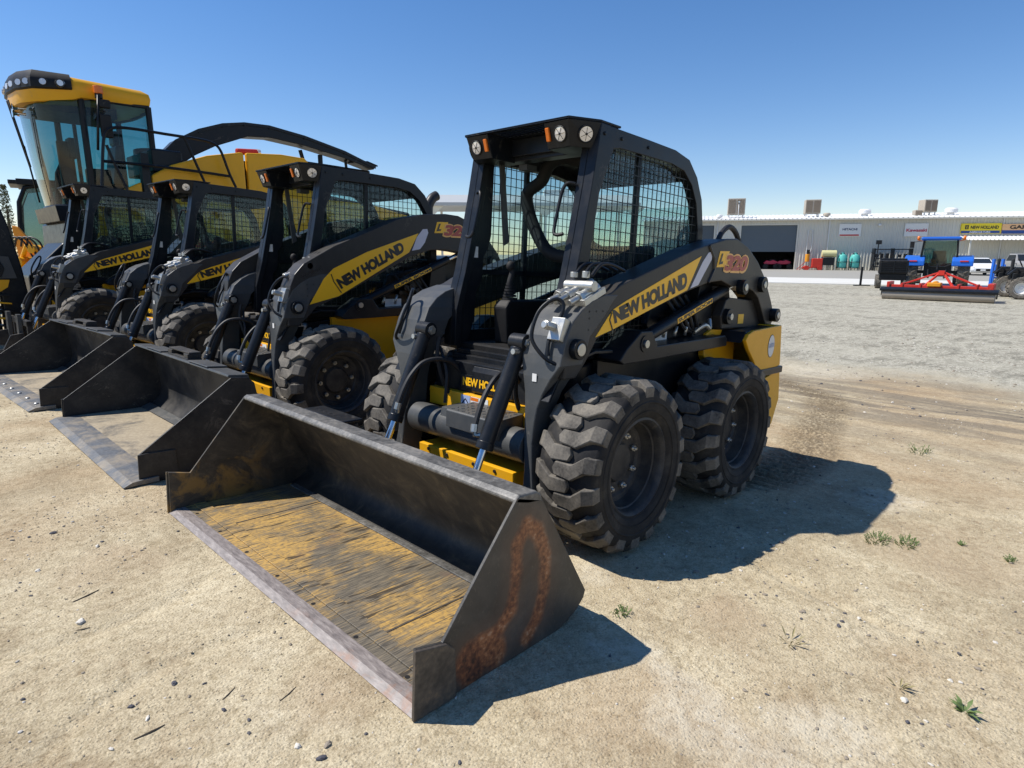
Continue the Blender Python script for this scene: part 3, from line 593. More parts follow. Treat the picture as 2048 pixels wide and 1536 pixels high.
# ------------------------------------------------------------------ buckets (in their loader's own frame)
def stain_mat(name, kind):
    m, t, b = new_mat(name); v = coord(t); sx = N(t, 'ShaderNodeSeparateXYZ'); t.links.new(v, sx.inputs[0])
    n1 = noise_n(t, v, 6, 7, .65, .4); n2 = noise_n(t, v, 55, 4, .6); 
    if kind == 'floor':      # scraped steel with smears of yellow clay, streaks running front to back
        vs = coord(t, (2.2, 26, 1)); st = noise_n(t, vs, 3.2, 6, .65, .6); st2 = noise_n(t, coord(t, (4, 60, 1)), 3, 4, .6, .3)
        base = ramp(t, st2, [(.33, (.045, .040, .032)), (.50, (.125, .105, .075)), (.68, (.23, .185, .12))])
        big = noise_n(t, v, 2.3, 4, .6, .5); f = math_n(t, 'ADD', math_n(t, 'MULTIPLY', big, .62), math_n(t, 'MULTIPLY', st, .38))
        f = ramp(t, f, [(.465, (0, 0, 0)), (.56, (1, 1, 1))]); f = math_n(t, 'MULTIPLY', f, ramp(t, math_n(t, 'ADD', math_n(t, 'MULTIPLY', st2, .55), math_n(t, 'MULTIPLY', n2, .45)), [(.36, (.1, .1, .1)), (.54, (1, 1, 1))]))
        c = mixc(t, f, base, mixc(t, n2, (.36, .22, .07), (.56, .34, .08)))
        dk = ramp(t, noise_n(t, coord(t, (1.4, 11, 1)), 3.4, 3, .5, .8), [(.60, (0, 0, 0)), (.64, (1, 1, 1))]); c = mixc(t, math_n(t, 'MULTIPLY', dk, .85), c, (.03, .022, .014))
        rd = ramp(t, noise_n(t, v, 3.1, 3, .5), [(.62, (0, 0, 0)), (.72, (1, 1, 1))]); c = mixc(t, math_n(t, 'MULTIPLY', rd, .35), c, (.16, .07, .045))
        rough = .62; bs = st2
    elif kind == 'edge':     # ground-bright cutting edge, mauve grey, rust towards one end
        st = noise_n(t, coord(t, (30, 6, 1)), 3, 5, .6, .3); c = ramp(t, st, [(.3, (.13, .11, .10)), (.55, (.24, .205, .185)), (.75, (.36, .32, .285))])
        r = ramp(t, n1, [(.52, (0, 0, 0)), (.66, (1, 1, 1))]); sy = math_n(t, 'MULTIPLY', math_n(t, 'ADD', sx.outputs[1], -.05), 1.6, clamp=True); c = mixc(t, math_n(t, 'MULTIPLY', r, sy), c, (.26, .11, .05))
        rough = .5; bs = st
    elif kind == 'side':     # dark worn paint with a hooked rust trail
        base = ramp(t, n1, [(.3, (.028, .026, .023)), (.55, (.058, .053, .046)), (.78, (.12, .105, .085))])
        scr = noise_n(t, coord(t, (9, 1, 5), (0, R(35), 0)), 9, 4, .6, 1.0); base = mixc(t, ramp(t, scr, [(.60, (0, 0, 0)), (.70, (.5, .5, .5))]), base, (.13, .11, .085))
        wx = math_n(t, 'MULTIPLY', math_n(t, 'SUBTRACT', noise_n(t, v, 9, 3), .5), .035); wz = math_n(t, 'MULTIPLY', math_n(t, 'SUBTRACT', noise_n(t, coord(t, (1, 1, 1), (1, 0, 0)), 8, 3), .5), .035)
        X = math_n(t, 'ADD', sx.outputs[0], wx); Z = math_n(t, 'ADD', sx.outputs[2], wz)
        def cap(a, b_, r):
            dx, dz = b_[0]-a[0], b_[1]-a[1]; L2 = dx*dx+dz*dz
            px = math_n(t, 'SUBTRACT', X, a[0]); pz = math_n(t, 'SUBTRACT', Z, a[1])
            h = math_n(t, 'DIVIDE', math_n(t, 'ADD', math_n(t, 'MULTIPLY', px, dx), math_n(t, 'MULTIPLY', pz, dz)), L2, clamp=True)
            ex = math_n(t, 'SUBTRACT', px, math_n(t, 'MULTIPLY', h, dx)); ez = math_n(t, 'SUBTRACT', pz, math_n(t, 'MULTIPLY', h, dz))
            return math_n(t, 'SUBTRACT', math_n(t, 'SQRT', math_n(t, 'ADD', math_n(t, 'MULTIPLY', ex, ex), math_n(t, 'MULTIPLY', ez, ez))), r)
        segs = STAIN
        d = None
        for a, b_, r in segs:
            q = cap(a, b_, r); d = q if d is None else math_n(t, 'SMOOTH_MIN', d, q, .015)
        fn = math_n(t, 'ADD', d, math_n(t, 'MULTIPLY', math_n(t, 'SUBTRACT', n2, .5), .02))
        halo = ramp(t, math_n(t, 'MULTIPLY', math_n(t, 'ADD', fn, .02), 9), [(.0, (1, 1, 1)), (.8, (0, 0, 0))]); c = mixc(t, math_n(t, 'MULTIPLY', halo, .7), base, mixc(t, n1, (.05, .028, .018), (.17, .10, .065)))
        inn = ramp(t, math_n(t, 'MULTIPLY', math_n(t, 'ADD', fn, .012), 40), [(.0, (1, 1, 1)), (.9, (0, 0, 0))])
        rc = ramp(t, math_n(t, 'ADD', math_n(t, 'MULTIPLY', n1, .5), math_n(t, 'MULTIPLY', n2, .5)), [(.36, (.035, .014, .009)), (.46, (.15, .05, .022)), (.55, (.33, .13, .05)), (.64, (.50, .32, .20))])
        c = mixc(t, math_n(t, 'MULTIPLY', inn, .92), c, rc); rough = .5; bs = n2
    elif kind == 'inner':    # dark inside wall with streaks of dried mud
        st = noise_n(t, coord(t, (3, 3, 3)), 2.4, 6, .7, .8); c = ramp(t, st, [(.35, (.012, .011, .009)), (.52, (.032, .027, .020)), (.66, (.075, .06, .038)), (.8, (.17, .115, .05))]); rough = .6; bs = n2
    elif kind == 'inside':
        st = noise_n(t, coord(t, (3, 3, 3)), 2.4, 6, .7, .8); c = ramp(t, st, [(.35, (.022, .019, .015)), (.52, (.055, .046, .033)), (.68, (.12, .095, .06))])
        yl = math_n(t, 'MULTIPLY', ramp(t, math_n(t, 'ADD', n1, math_n(t, 'MULTIPLY', sx.outputs[2], -.5)), [(.40, (0, 0, 0)), (.50, (1, 1, 1))]), ramp(t, sx.outputs[0], [(.80, (0, 0, 0)), (1.0, (1, 1, 1))])); c = mixc(t, math_n(t, 'MULTIPLY', yl, .6), c, (.34, .19, .04)); rough = .6; bs = n2
    elif kind == 'lip2':
        c = ramp(t, math_n(t, 'ADD', math_n(t, 'MULTIPLY', n1, .6), math_n(t, 'MULTIPLY', n2, .4)), [(.38, (.035, .030, .026)), (.52, (.085, .07, .055)), (.64, (.17, .12, .075)), (.72, (.24, .15, .09))]); rough = .55; bs = n2
    elif kind == 'lip':
        c = ramp(t, math_n(t, 'ADD', math_n(t, 'MULTIPLY', n1, .6), math_n(t, 'MULTIPLY', n2, .4)), [(.36, (.04, .038, .034)), (.50, (.115, .11, .10)), (.62, (.22, .205, .18)), (.72, (.34, .24, .15))]); rough = .45; bs = n2
    elif kind == 'newfloor': # bare dirt carried in the pan over dark steel
        f = ramp(t, noise_n(t, v, 3.2, 8, .7, .5), [(.36, (.15, .15, .15)), (.52, (1, 1, 1))]); c = mixc(t, f, (.07, .068, .062), ramp(t, n2, [(.3, (.27, .215, .14)), (.7, (.40, .33, .22))])); rough = .8; bs = n2
    elif kind == 'newedge':
        f = math_n(t, 'MULTIPLY', ramp(t, noise_n(t, v, 5, 9, .7, .8), [(.44, (0, 0, 0)), (.66, (1, 1, 1))]), .62); c = mixc(t, f, ramp(t, n2, [(.3, (.07, .075, .08)), (.8, (.14, .145, .15))]), (.38, .30, .19)); rough = .55; bs = n2
    t.links.new(c, b.inputs['Base Color']); b.inputs['Roughness'].default_value = rough; bump(t, b, bs, .25, .004); return m
STAIN = [((0.899, 0.45), (0.942, 0.4), 0.024), ((0.942, 0.4), (0.938, 0.3), 0.024), ((0.938, 0.3), (0.962, 0.18), 0.024), ((0.962, 0.18), (1.008, 0.135), 0.024), ((1.008, 0.135), (1.09, 0.122), 0.024), ((1.09, 0.122), (1.145, 0.095), 0.024), ((0.899, 0.45), (0.845, 0.418), 0.029), ((0.845, 0.418), (0.805, 0.317), 0.029), ((0.805, 0.317), (0.8, 0.208), 0.029), ((0.8, 0.208), (0.828, 0.111), 0.029), ((0.828, 0.111), (0.875, 0.05), 0.029), ((1.14, 0.09), (1.12, 0.045), 0.055), ((1.07, 0.085), (1.03, 0.06), 0.055)]
M['b_lip2'] = None
for k in ('lip2', 'inside', 'floor', 'edge', 'side', 'inner', 'lip', 'newfloor', 'newedge'): M['b_'+k] = stain_mat('bucket '+k, k)

def bucket_worn(root):
    W = 1.0
    side = [(1.343,.0),(1.34,.212),(1.242,.19),(.95,.553),(.829,.518),(.563,.105),(.572,.078),(.61,.045),(.66,.022),(.72,.006),(.926,.003),(1.19,.0)]
    # shell: curved back wall
    prof = [(.715,.022),(.66,.040),(.615,.072),(.600,.12),(.618,.175),(.672,.265),(.742,.375),(.808,.478),(.848,.53)]
    m = MB(); inner = [(x+.012*1, z+.004) for x, z in prof]
    def off(p, d):
        o = []
        for i, (x, z) in enumerate(p):
            a, b = p[max(i-1, 0)], p[min(i+1, len(p)-1)]; tx, tz = b[0]-a[0], b[1]-a[1]; L = math.hypot(tx, tz); o.append((x-tz/L*d*-1, z+tx/L*d*-1))
        return o
    outp = off(prof, -.010)
    m.ring(prof, outp, 'y', -W+.012, W-.012, closed=False)
    b = m.build('bucket', 'b_inner', root, sharp=50)
    for p in b.data.polygons: p.use_smooth = True
    f = MB(); f.box((.700,-W+.013,.006),(1.215,W-.013,.018)); f.build('bucket_floor', 'b_floor', b, bevel=.002)
    f = MB(); f.box((.695,-W+.05,.0185),(.735,W-.03,.026)); f.build('wear_strip', 'b_lip', b, bevel=.003)
    f = MB(); f.box((1.175,-W+.013,.0185),(1.235,W-.013,.024)); f.build('front_strip', 'b_floor', b, bevel=.002)
    for y in (-.62, .62): f = MB(); f.box((.735,y-.004,.0175),(1.175,y+.004,.0200)); f.build('weld_bead', 'b_lip2', b)
    f = MB(); f.prism([(1.275,-.0),(1.343,-.0),(1.348,.002),(1.322,.0175),(1.275,.0185)], 'y', -W-.002, W+.002); f.build('cutting_edge', 'b_edge', b)
    f = MB(); f.prism([(1.18,-.0),(1.275,.0),(1.275,.0180),(1.236,.0182),(1.18,.0055)], 'y', -W+.001, W-.001); f.build('edge_plate', 'b_floor', b)
    for i in range(7): y = -W+.14+i*(2*W-.28)/6; MB().cyl((1.262,y,.0175),(1.262,y,.0190),.0085,12).build('edge_hole', 'decal_black', b)
    for s in (1, -1):
        q = MB(); q.prism(side, 'y', (W-.011)*s, W*s); sd_ = q.build('side_plate', 'b_side' if s > 0 else 'b_inside', b, bevel=.0015)
        q = MB(); q.prism([(1.352,.0),(1.348,.214),(1.236,.188),(1.205,.16),(1.195,.0)], 'y', W*s, (W+.012)*s); q.build('wear_plate', 'b_lip2' if s > 0 else 'b_inside', sd_, bevel=.002)
    # rolled top lip
    q = MB(); q.prism([(.828,.512),(.836,.540),(.86,.556),(.94,.560),(.957,.548),(.957,.535),(.90,.520)], 'y', -W+.0, W-.0); q.build('top_lip', 'b_lip', b, bevel=.010)
    q = MB(); q.box((.735,-.56,.540),(.845,-.20,.550)); 
    q.build('back_plate', 'charcoal', b, bevel=.004)
    q = MB()
    for i in range(6): q.cyl((.80,-.52+.045*i,.5500),(.80,-.52+.045*i,.5515),.010,10)
    q.build('plate_hole', 'decal_black', b)
    q = MB()
    for y in (-.34, .34):
        for e in (-.03, .03): q.prism([(.50,.15),(.578,.15),(.60,.22),(.575,.30),(.53,.27)], 'y', y+e-.006, y+e+.006)
    q.box((.50,-.5,.10),(.555,.5,.30)); q.build('coupler_frame', 'charcoal', b, bevel=.003)
    return b
def bucket_new(root, half, bolts):
    W = half
    b_ = MB(); prof = [(.80,.03),(.72,.055),(.655,.12),(.64,.20),(.655,.33),(.685,.50)]; outp = [(x-.012, z-.004) for x, z in prof]
    b_.ring(prof, outp, 'y', -W+.01, W-.01, closed=False); b = b_.build('bucket', 'bucket_steel', root)
    for p in b.data.polygons: p.use_smooth = True
    q = MB(); q.box((.78,-W+.011,.012),(1.30,W-.011,.030)); q.build('bucket_floor', 'b_newfloor', b, bevel=.002)
    q = MB(); q.box((.735,-.72*W,.0305),(.80,W-.012,.036), ); q.prism([(.80,.031),(.80,.037),(.735,.062),(.722,.056)], 'y', -W+.012, W-.012); q.build('wear_strip', 'grey', b)
    q = MB(); q.prism([(1.24,.002),(1.42,.0),(1.42,.004),(1.375,.024),(1.30,.0305),(1.24,.0305)], 'y', -W-.03, W+.03); q.build('cutting_edge', 'b_newedge', b, bevel=.002)
    if bolts:
        q = MB()
        for i in range(7): q.sphere((1.335, -W+.12+i*(2*W-.24)/6, .030), .018, .018, .010)
        q.build('edge_bolt', 'zinc', b)
    side = [(1.33,.02),(1.325,.165),(.80,.545),(.70,.535),(.66,.50),(.62,.30),(.62,.12),(.70,.04),(.80,.012),(1.30,.008)]
    for s in (1, -1):
        q = MB(); q.prism(side, 'y', (W-.012)*s, W*s); sp = q.build('side_plate', 'bucket_steel', b, bevel=.002)
        q = MB(); q.prism([(1.336,.0),(1.333,.167),(1.29,.17),(1.14,.165),(1.13,.0)], 'y', W*s, (W+.012)*s); q.build('wear_plate', 'bucket_steel', sp, bevel=.002)
    q = MB(); q.prism([(.675,.49),(.69,.553),(.81,.562),(.815,.548),(.70,.50)], 'y', -W+.012, W-.012); l = q.build('top_flange', 'grey', b, bevel=.004)
    for y0, y1 in ((-.62,-.28),(.28,.62)): q = MB(); q.prism([(.69,.555),(.80,.5635),(.818,.5665),(.815,.574),(.69,.566)], 'y', y0, y1); q.build('flange_plate', 'grey', l, bevel=.003)
    q = MB(); q.box((.70,-.20,.557),(.79,.20,.572)); q.box((.70,-.20,.572),(.79,-.12,.60)); q.box((.70,.12,.572),(.79,.20,.60)); q.box((.70,-.20,.60),(.78,.20,.612)); q.build('lift_handle', 'bucket_steel', l, bevel=.003)
    q = MB(); q.box((.54,-.5,.10),(.60,.5,.40))
    for y in (-.34, .34):
        for e in (-.03, .03): q.prism([(.50,.15),(.62,.15),(.63,.30),(.60,.30),(.53,.27)], 'y', y+e-.006, y+e+.006)
    q.build('coupler_frame', 'bucket_steel', b, bevel=.003)
    return b
def pallet_frame(root):
    m = MB(); m.box((.55,-.52,.10),(.60,.52,.16)); m.box((.55,-.52,.38),(.60,.52,.44))
    for y in (-.52,-.2,.2,.48): m.box((.55,y,.10),(.60,y+.04,.44))
    m.prism([(.60,.10),(.60,.30),(.72,.28),(.80,.12)], 'y', .30, .34); m.prism([(.60,.10),(.60,.30),(.72,.28),(.80,.12)], 'y', -.34, -.30)
    f = m.build('pallet_fork', 'bucket_steel', root, bevel=.003)
    for y in (-.36, .20):
        q = MB(); q.box((.60,y,.02),(.64,y+.10,.50)); q.prism([(.64,.02),(.64,.055),(1.60,.035),(1.70,.02)], 'y', y, y+.10); q.build('fork_tine', 'grey', f, bevel=.003)
    return f
# ------------------------------------------------------------------ the row of loaders
ld1 = make_loader('nearest black and yellow skid steer, its wide clay-smeared bucket lying flat on the dirt', (0, 0, 0), (0, -.049, 0), 1.0, False)
bk = bucket_worn(ld1)
bk['label'] = 'worn wide bucket smeared with yellow clay and rust'
def clone_loader(src, label, loc, rot, scale, drop=('bucket',)):
    c = copy_tree(src); c.location = loc; c.rotation_euler = rot; c.scale = (scale,)*3; c['label'] = label
    return c
for ch in (bk,): ch.parent = None
ld2 = make_loader('second skid steer in the row with taller arms, directly left of the nearest one', (0, -2.472, .03), (0, -.034, .0), 1.0, True)
ld3 = clone_loader(ld1, 'third skid steer in the row, between the taller-armed one and the one carrying forks', (.038, -5.049, .01), (0, -.044, .051), 1.052)
ld4 = clone_loader(ld1, 'farthest skid steer, with pallet forks instead of a bucket', (.346, -7.645, .022), (0, -.035, .034), 1.104)
bk.parent = ld1
for l_ in (ld2, ld4):
    for o_ in bpy.data.objects:
        if o_.parent == l_ and o_.name.startswith('side_skirt'): o_.data = o_.data.copy(); o_.data.materials[0] = M['yellow']
bucket_new(ld2, .95, False); bucket_new(ld3, .96, True); pallet_frame(ld4)
# bent exhaust pipe behind the second cab
MB().curve([(-1.42,.05,1.30),(-1.42,.05,1.72),(-1.43,.05,1.80),(-1.47,.05,1.86),(-1.52,.05,1.89)], .045, 16, 5).build('exhaust_pipe', 'arm', ld2)
MB().curve([(-1.22,.52,1.47),(-1.27,.52,1.53),(-1.36,.52,1.57),(-1.46,.52,1.54),(-1.54,.52,1.46)], .016, 10, 6).build('arm_hose', 'hose', ld1)
# ------------------------------------------------------------------ forage harvester behind the row
def on_y(px, py, Y):
    d = ray(px, py); t = (Y-CAM.y)/d.y; p = CAM+d*t; return Vector((p.x, Y, p.z))
def loft(m, rings, mi=0, caps=(True, True), smooth=False):
    V = [[m.bm.verts.new(p) for p in r] for r in rings]; n = len(V[0])
    for a, b in zip(V, V[1:]):
        for i in range(n): f = m.bm.faces.new((a[i], a[(i+1) % n], b[(i+1) % n], b[i])); f.material_index = mi; f.smooth = smooth
    if caps[0]: m.bm.faces.new(V[0][::-1]).material_index = mi
    if caps[1]: m.bm.faces.new(V[-1]).material_index = mi
    return m
HY = -9.95
hv = thing('forage_harvester', 'tall yellow forage harvester with a glass cab and long black spout behind the loaders', 'harvester', (-1.5, HY, -.2))
def hb(m, name, mat, parent=hv, **k):
    o = m.build(name, mat, None, **k); o.parent = parent
    if parent == hv: o.matrix_parent_inverse = Matrix.Translation(-Vector((-1.5, HY, -.2)))
    return o
def plan(f, zs, hw, xb=-1.26, xp=-.36):
    pts = [(xp, hw), (f-.22, hw*.93), (f-.06, hw*.72), (f, hw*.38), (f+.01, 0), (f, -hw*.38), (f-.06, -hw*.72), (f-.22, -hw*.93), (xp, -hw), (xb, -hw), (xb-.10, -hw*.5), (xb-.12, 0), (xb-.10, hw*.5), (xb, hw)]
    return [(x, HY+y, zs) for x, y in pts]
gr = [plan(.06, 2.02, .80), plan(.13, 2.5, .83), plan(.18, 3.0, .83), plan(.23, 3.58, .83)]
m = MB(); loft(m, gr, caps=(False, False), smooth=True); hb(m, 'cab_glass', 'glass_teal', sharp=60)
m = MB()
for k in (0, 8, 9, 13):   # pillars follow the glass corners
    m.tube([r[k] for r in gr], .045, 8)
m.tube(gr[0]+[gr[0][0]], .04, 6); m.tube(gr[-1]+[gr[-1][0]], .03, 6)
m.prism([(.10, 1.80), (.13, 2.02), (-1.10, 2.02), (-1.10, 1.80)], 'y', HY-.78, HY+.78); hb(m, 'cab_frame', 'black')
# roof: yellow shell with a black lamp visor
def rp(s, z, f0=.37, hw=.95):
    pts = [(-.36, hw), (f0-.62, hw*.97), (f0-.18, hw*.78), (f0-.04, hw*.45), (f0, 0), (f0-.04, -hw*.45), (f0-.18, -hw*.78), (f0-.42, -hw*.96), (-.36, -hw), (-1.30, -hw*.90), (-1.40, -hw*.5), (-1.42, 0), (-1.40, hw*.5), (-1.30, hw*.90)]
    cx = -.3; dr = max(0, min(1, (3.70-z)/.1))*.13; return [(cx+(x-cx)*s, HY+y*s, z+(.05*max(0, (z-3.75)/.1)-dr)*max(0, min(1, (x+.42)/.35))) for x, y in pts]
m = MB(); loft(m, [rp(.97, 3.585), rp(.985, 3.62), rp(1.0, 3.69), rp(.985, 3.765), rp(.90, 3.82), rp(.70, 3.85), rp(.3, 3.86)], smooth=True); rf = hb(m, 'cab_roof', 'yellow', sharp=45)
m = MB(); idx = [1, 2, 3, 4, 5, 6, 7]; RR = [rp(1.0, 3.665), rp(1.032, 3.675), rp(1.03, 3.72), rp(1.014, 3.775), rp(.93, 3.84), rp(.90, 3.83)]; a, b_ = RR[1], RR[3]
VV = [[m.bm.verts.new(r_[i]) for i in idx] for r_ in RR]
for V1, V2 in zip(VV, VV[1:]):
    for i in range(6): m.bm.faces.new((V1[i], V1[i+1], V2[i+1], V2[i])).smooth = True
vs = hb(m, 'lamp_visor', 'plastic', rf)
for i in range(6):
    for f in ((.25, .7) if i < 4 else (.5,)):
        p = (Vector(a[idx[i]]).lerp(Vector(a[idx[i+1]]), f)+Vector(b_[idx[i]]).lerp(Vector(b_[idx[i+1]]), f))/2
        n = (p-Vector((-.3, HY, p.z-.05))).normalized(); m = MB(); m.cyl(p-n*.03, p+n*.02, .042, 12); hb(m, 'roof_lamp', 'lens', vs)
m = MB(); p = Vector((-.10, HY+.975, 3.70)); m.cyl(p-Vector((0, .03, 0)), p+Vector((0, .02, 0)), .055, 20); hb(m, 'roof_badge', 'decal_black', rf)
m = MB(); m.cyl(p, p+Vector((0, .024, 0)), .04, 20); hb(m, 'badge_disc', 'lens', rf)
# beacon, mirrors, wipers, horns
bp = on_y(196, 182, -8.92); m = MB(); m.cyl(bp-Vector((0, 0, .10)), bp-Vector((0, 0, .04)), .05, 14); hb(m, 'beacon_base', 'plastic')
m = MB(); m.cyl(bp-Vector((0, 0, .04)), bp+Vector((0, 0, .07)), .062, 14); hb(m, 'warning_beacon', 'amber', bevel=.01)
m = MB(); a, b = on_y(198, 227, -8.85), on_y(228, 277, -8.85); m.box((b.x, -8.90, b.z), (a.x, -8.83, a.z)); a, b = on_y(196, 197, -8.85), on_y(222, 218, -8.85); m.box((b.x, -8.90, b.z), (a.x, -8.83, a.z)); hb(m, 'wing_mirror', 'plastic', bevel=.02)
m = MB(); m.tube([on_y(196, 190, -8.86), on_y(196, 300, -8.86)], .018, 8); m.tube([on_y(210, 222, -8.87), on_y(190, 240, -9.0)], .015, 8); hb(m, 'mirror_arm', 'black')
m = MB(); a = Vector((.42, HY+.2, 3.5)); b = Vector((.24, HY+.05, 2.6)); m.tube([a, b], .012, 6); m.tube([a+Vector((0, .1, 0)), b+Vector((.01, .12, 0))], .010, 6); m.tube([b+Vector((.05, .1, .3)), b+Vector((-.07, -.1, -.5))], .012, 6); hb(m, 'wiper', 'plastic')
m = MB()
for py in (215, 226):
    t0, t1 = on_y(52, py+3, -9.6), on_y(24, py, -9.6); m.tube([t0, t0.lerp(t1, .5), t0.lerp(t1, .8), t1], .02, 10, rads=[.018, .018, .03, .06])
hb(m, 'air_horn', 'chrome')
# inner ribs behind the windscreen
m = MB(); m.tube([(-.10, HY-.55, 2.02), (-.02, HY-.62, 2.9), (.0, HY-.66, 3.55)], .035, 8); m.tube([(-.6, HY-.84, 2.02), (-.6, HY-.86, 3.6)], .03, 8); m.box((-.9, HY-.5, 3.40), (.15, HY+.5, 3.58)); hb(m, 'cab_lining', 'plastic')
m = MB(); m.box((-.28, HY+.30, 2.02), (-.08, HY+.38, 3.0)); m.box((-.30, HY+.22, 2.75), (-.22, HY+.45, 3.05)); hb(m, 'display_column', 'plastic', bevel=.01)
# driver's place
m = MB(); m.box((-1.0, HY-.28, 2.0), (-.45, HY+.28, 2.42)); m.prism([(-.95, 2.40), (-.80, 2.40), (-.90, 3.05), (-1.02, 3.05)], 'y', HY-.27, HY+.27); m.box((-1.0, HY-.14, 3.05), (-.90, HY+.14, 3.28)); hb(m, 'driver_seat', 'charcoal', bevel=.04)
m = MB(); m.tube([(-.05, HY+.0, 2.02), (-.12, HY, 2.55), (-.22, HY, 2.75)], .05, 8)
m.tube([(-.25+.03*math.cos(k*.524), HY+.19*math.sin(k*.524), 2.78+.13*math.cos(k*.524)) for k in range(13)], .016, 6); hb(m, 'steering_column', 'plastic')
m = MB(); m.box((-.72, HY+.34, 2.35), (-.40, HY+.52, 2.62)); m.tube([(-.55, HY+.42, 2.0), (-.55, HY+.42, 2.4)], .05, 8); hb(m, 'control_console', 'plastic', bevel=.02)
# body: stepped yellow side panels with dark joints
BYn = -8.88
for nm, poly in (('side_panel', [(-.30, 2.02), (-.55, 2.20), (-.98, 2.42), (-.98, 1.2), (-.30, 1.2)]),
                 ('side_panel', [(-1.13, 2.53), (-1.45, 2.72), (-2.0, 2.92), (-2.55, 3.03), (-2.62, 3.03), (-2.62, 1.1), (-1.13, 1.1)]),
                 ('side_panel', [(-2.66, 3.035), (-3.3, 3.08), (-3.75, 3.06), (-3.95, 2.9), (-4.0, 2.5), (-4.0, 1.1), (-2.66, 1.1)]),
                 ('rear_panel', [(-4.05, 2.35), (-5.2, 2.3), (-6.2, 2.1), (-6.5, 1.8), (-6.6, 1.1), (-4.05, 1.1)])):
    m = MB(); m.prism(poly, 'y', BYn-.10, BYn); hb(m, nm, 'yellow', bevel=.03)
m = MB(); m.prism([(.05, 1.2), (.02, 1.8), (-1.05, 1.95), (-2.0, 2.86), (-3.7, 3.0), (-4.2, 2.45), (-6.2, 2.2), (-6.6, 1.1), (-4, .9), (0, .9)], 'y', HY-1.05, BYn-.12); hb(m, 'body', 'black', bevel=.03)
m = MB(); m.box((-1.11, BYn-.14, 1.2), (-1.0, BYn+.005, 2.85)); hb(m, 'cab_post', 'black')
m = MB(); 
for (px, py) in ((500, 327),): pass
q = on_y(600, 345, BYn+.004); m.prism([(q.x-.35, q.z-.10), (q.x+.3, q.z-.12), (q.x+.18, q.z+.05), (q.x-.2, q.z+.12)], 'y', BYn, BYn+.003); hb(m, 'side_emblem', 'blue_paint')
# spout
outer = [(318, 318), (322, 306), (345, 283), (390, 262), (437, 251), (480, 249), (530, 255), (600, 275), (680, 305), (742, 336)]
inner = [(352, 345), (360, 330), (385, 314), (425, 296), (455, 287), (490, 281), (535, 283), (600, 297), (678, 320), (738, 342)]
m = MB(); O_ = [on_y(x, y, HY) for x, y in outer]; I_ = [o.lerp(on_y(x, y, HY), .96 if k < 5 else .82) for k, ((x, y), o) in enumerate(zip(inner, O_))]
R_ = [[(o.x, HY+.17, o.z), (o.x, HY-.17, o.z), (i.x, HY-.17, i.z), (i.x, HY+.17, i.z)] for o, i in zip(O_, I_)]; loft(m, R_); sp = hb(m, 'discharge_spout', 'black', bevel=.012)
m = MB()
for a, b in zip(O_, O_[1:]): m.bar((a.x, HY+.18, a.z-.01), (b.x, HY+.18, b.z-.01), .02, .05)
for o_ in O_[1:9]: m.cyl((o_.x, HY+.19, o_.z-.04), (o_.x, HY+.20, o_.z-.04), .015, 8)
m.tube([I_[-1]+Vector((.6, .1, .1)), I_[-1]+Vector((.1, .1, .16)), O_[-1]+Vector((-.1, .1, .04))], .02, 6); hb(m, 'spout_flange', 'charcoal', sp)
m = MB(); a, b = on_y(560, 318, HY), on_y(738, 345, HY); m.tube([a, b], .035, 8); m.tube([on_y(600, 300, HY-.1), on_y(612, 340, HY-.1)], .04, 8); m.tube([on_y(690, 318, HY), on_y(694, 345, HY)], .03, 8); m.tube([on_y(640, 310, HY), on_y(642, 345, HY), (on_y(642, 345, HY).x, HY, 2.4)], .05, 8); hb(m, 'spout_support', 'black', sp)
m = MB(); m.cyl((-1.55, HY, 2.6), (-1.55, HY, 3.05), .33, 24); m.box((-1.65, HY-.4, 2.6), (-1.2, HY+.95, 2.95)); hb(m, 'spout_base', 'black', bevel=.02)
a, b = on_y(472, 303, -9.2), on_y(514, 305, -9.2); m = MB(); m.tube([a, b], .055, 14); hb(m, 'extinguisher_bottle', 'red_paint', bevel=.02); m = MB(); m.tube([b, b-Vector((.05, 0, 0))], .06, 12); hb(m, 'bottle_gauge', 'lens')
# hand rails on the near side platform
def rail(pts, r=.022): 
    m = MB(); m.curve([on_y(x, y, -8.72) for x, y in pts], r, 8, 4); return hb(m, 'hand_rail', 'black')
rail([(204, 375), (205, 330), (206, 295), (210, 268), (224, 256), (262, 257), (330, 268), (400, 279), (428, 288), (442, 303), (458, 345), (472, 375)])
rail([(368, 272), (388, 318), (410, 366)]); rail([(205, 322), (300, 331), (395, 343), (462, 353)]); rail([(213, 290), (228, 325), (255, 380)])
m = MB(); m.box((-2.4, -8.88, 2.02), (-.25, -8.66, 2.06)); hb(m, 'platform', 'black')
# wheels
for x, r, w_ in ((-.95, .95, .55), (-5.2, .66, .45)):
    for s in (1, -1):
        m = MB(); yc = HY+s*.95; m.lathe([(-w_/2, r*.55), (-w_/2, r*.93), (-w_*.4, r*.98), (w_*.4, r*.98), (w_/2, r*.93), (w_/2, r*.55)], c=(x, yc, r-.12), seg=40)
        for k in range(20):
            for sg in (1, -1):
                a = (k+.5*(sg > 0))*math.pi/10
                m.cbox((x+math.cos(a)*r, yc+sg*w_*.24, r-.12+math.sin(a)*r), (.05, w_*.5, .07), Matrix.Rotation(-a, 3, 'Y') @ Matrix.Rotation(R(35*sg), 3, 'X'))
        t_ = hb(m, 'wheel', 'sidewall'); m = MB(); m.lathe([(-.05*s, .001), (-.05*s, r*.4), (w_*.3*s, r*.56), (w_*.5*s, r*.57)], c=(x, yc, r-.12), seg=32); hb(m, 'wheel_rim', 'yellow', t_)
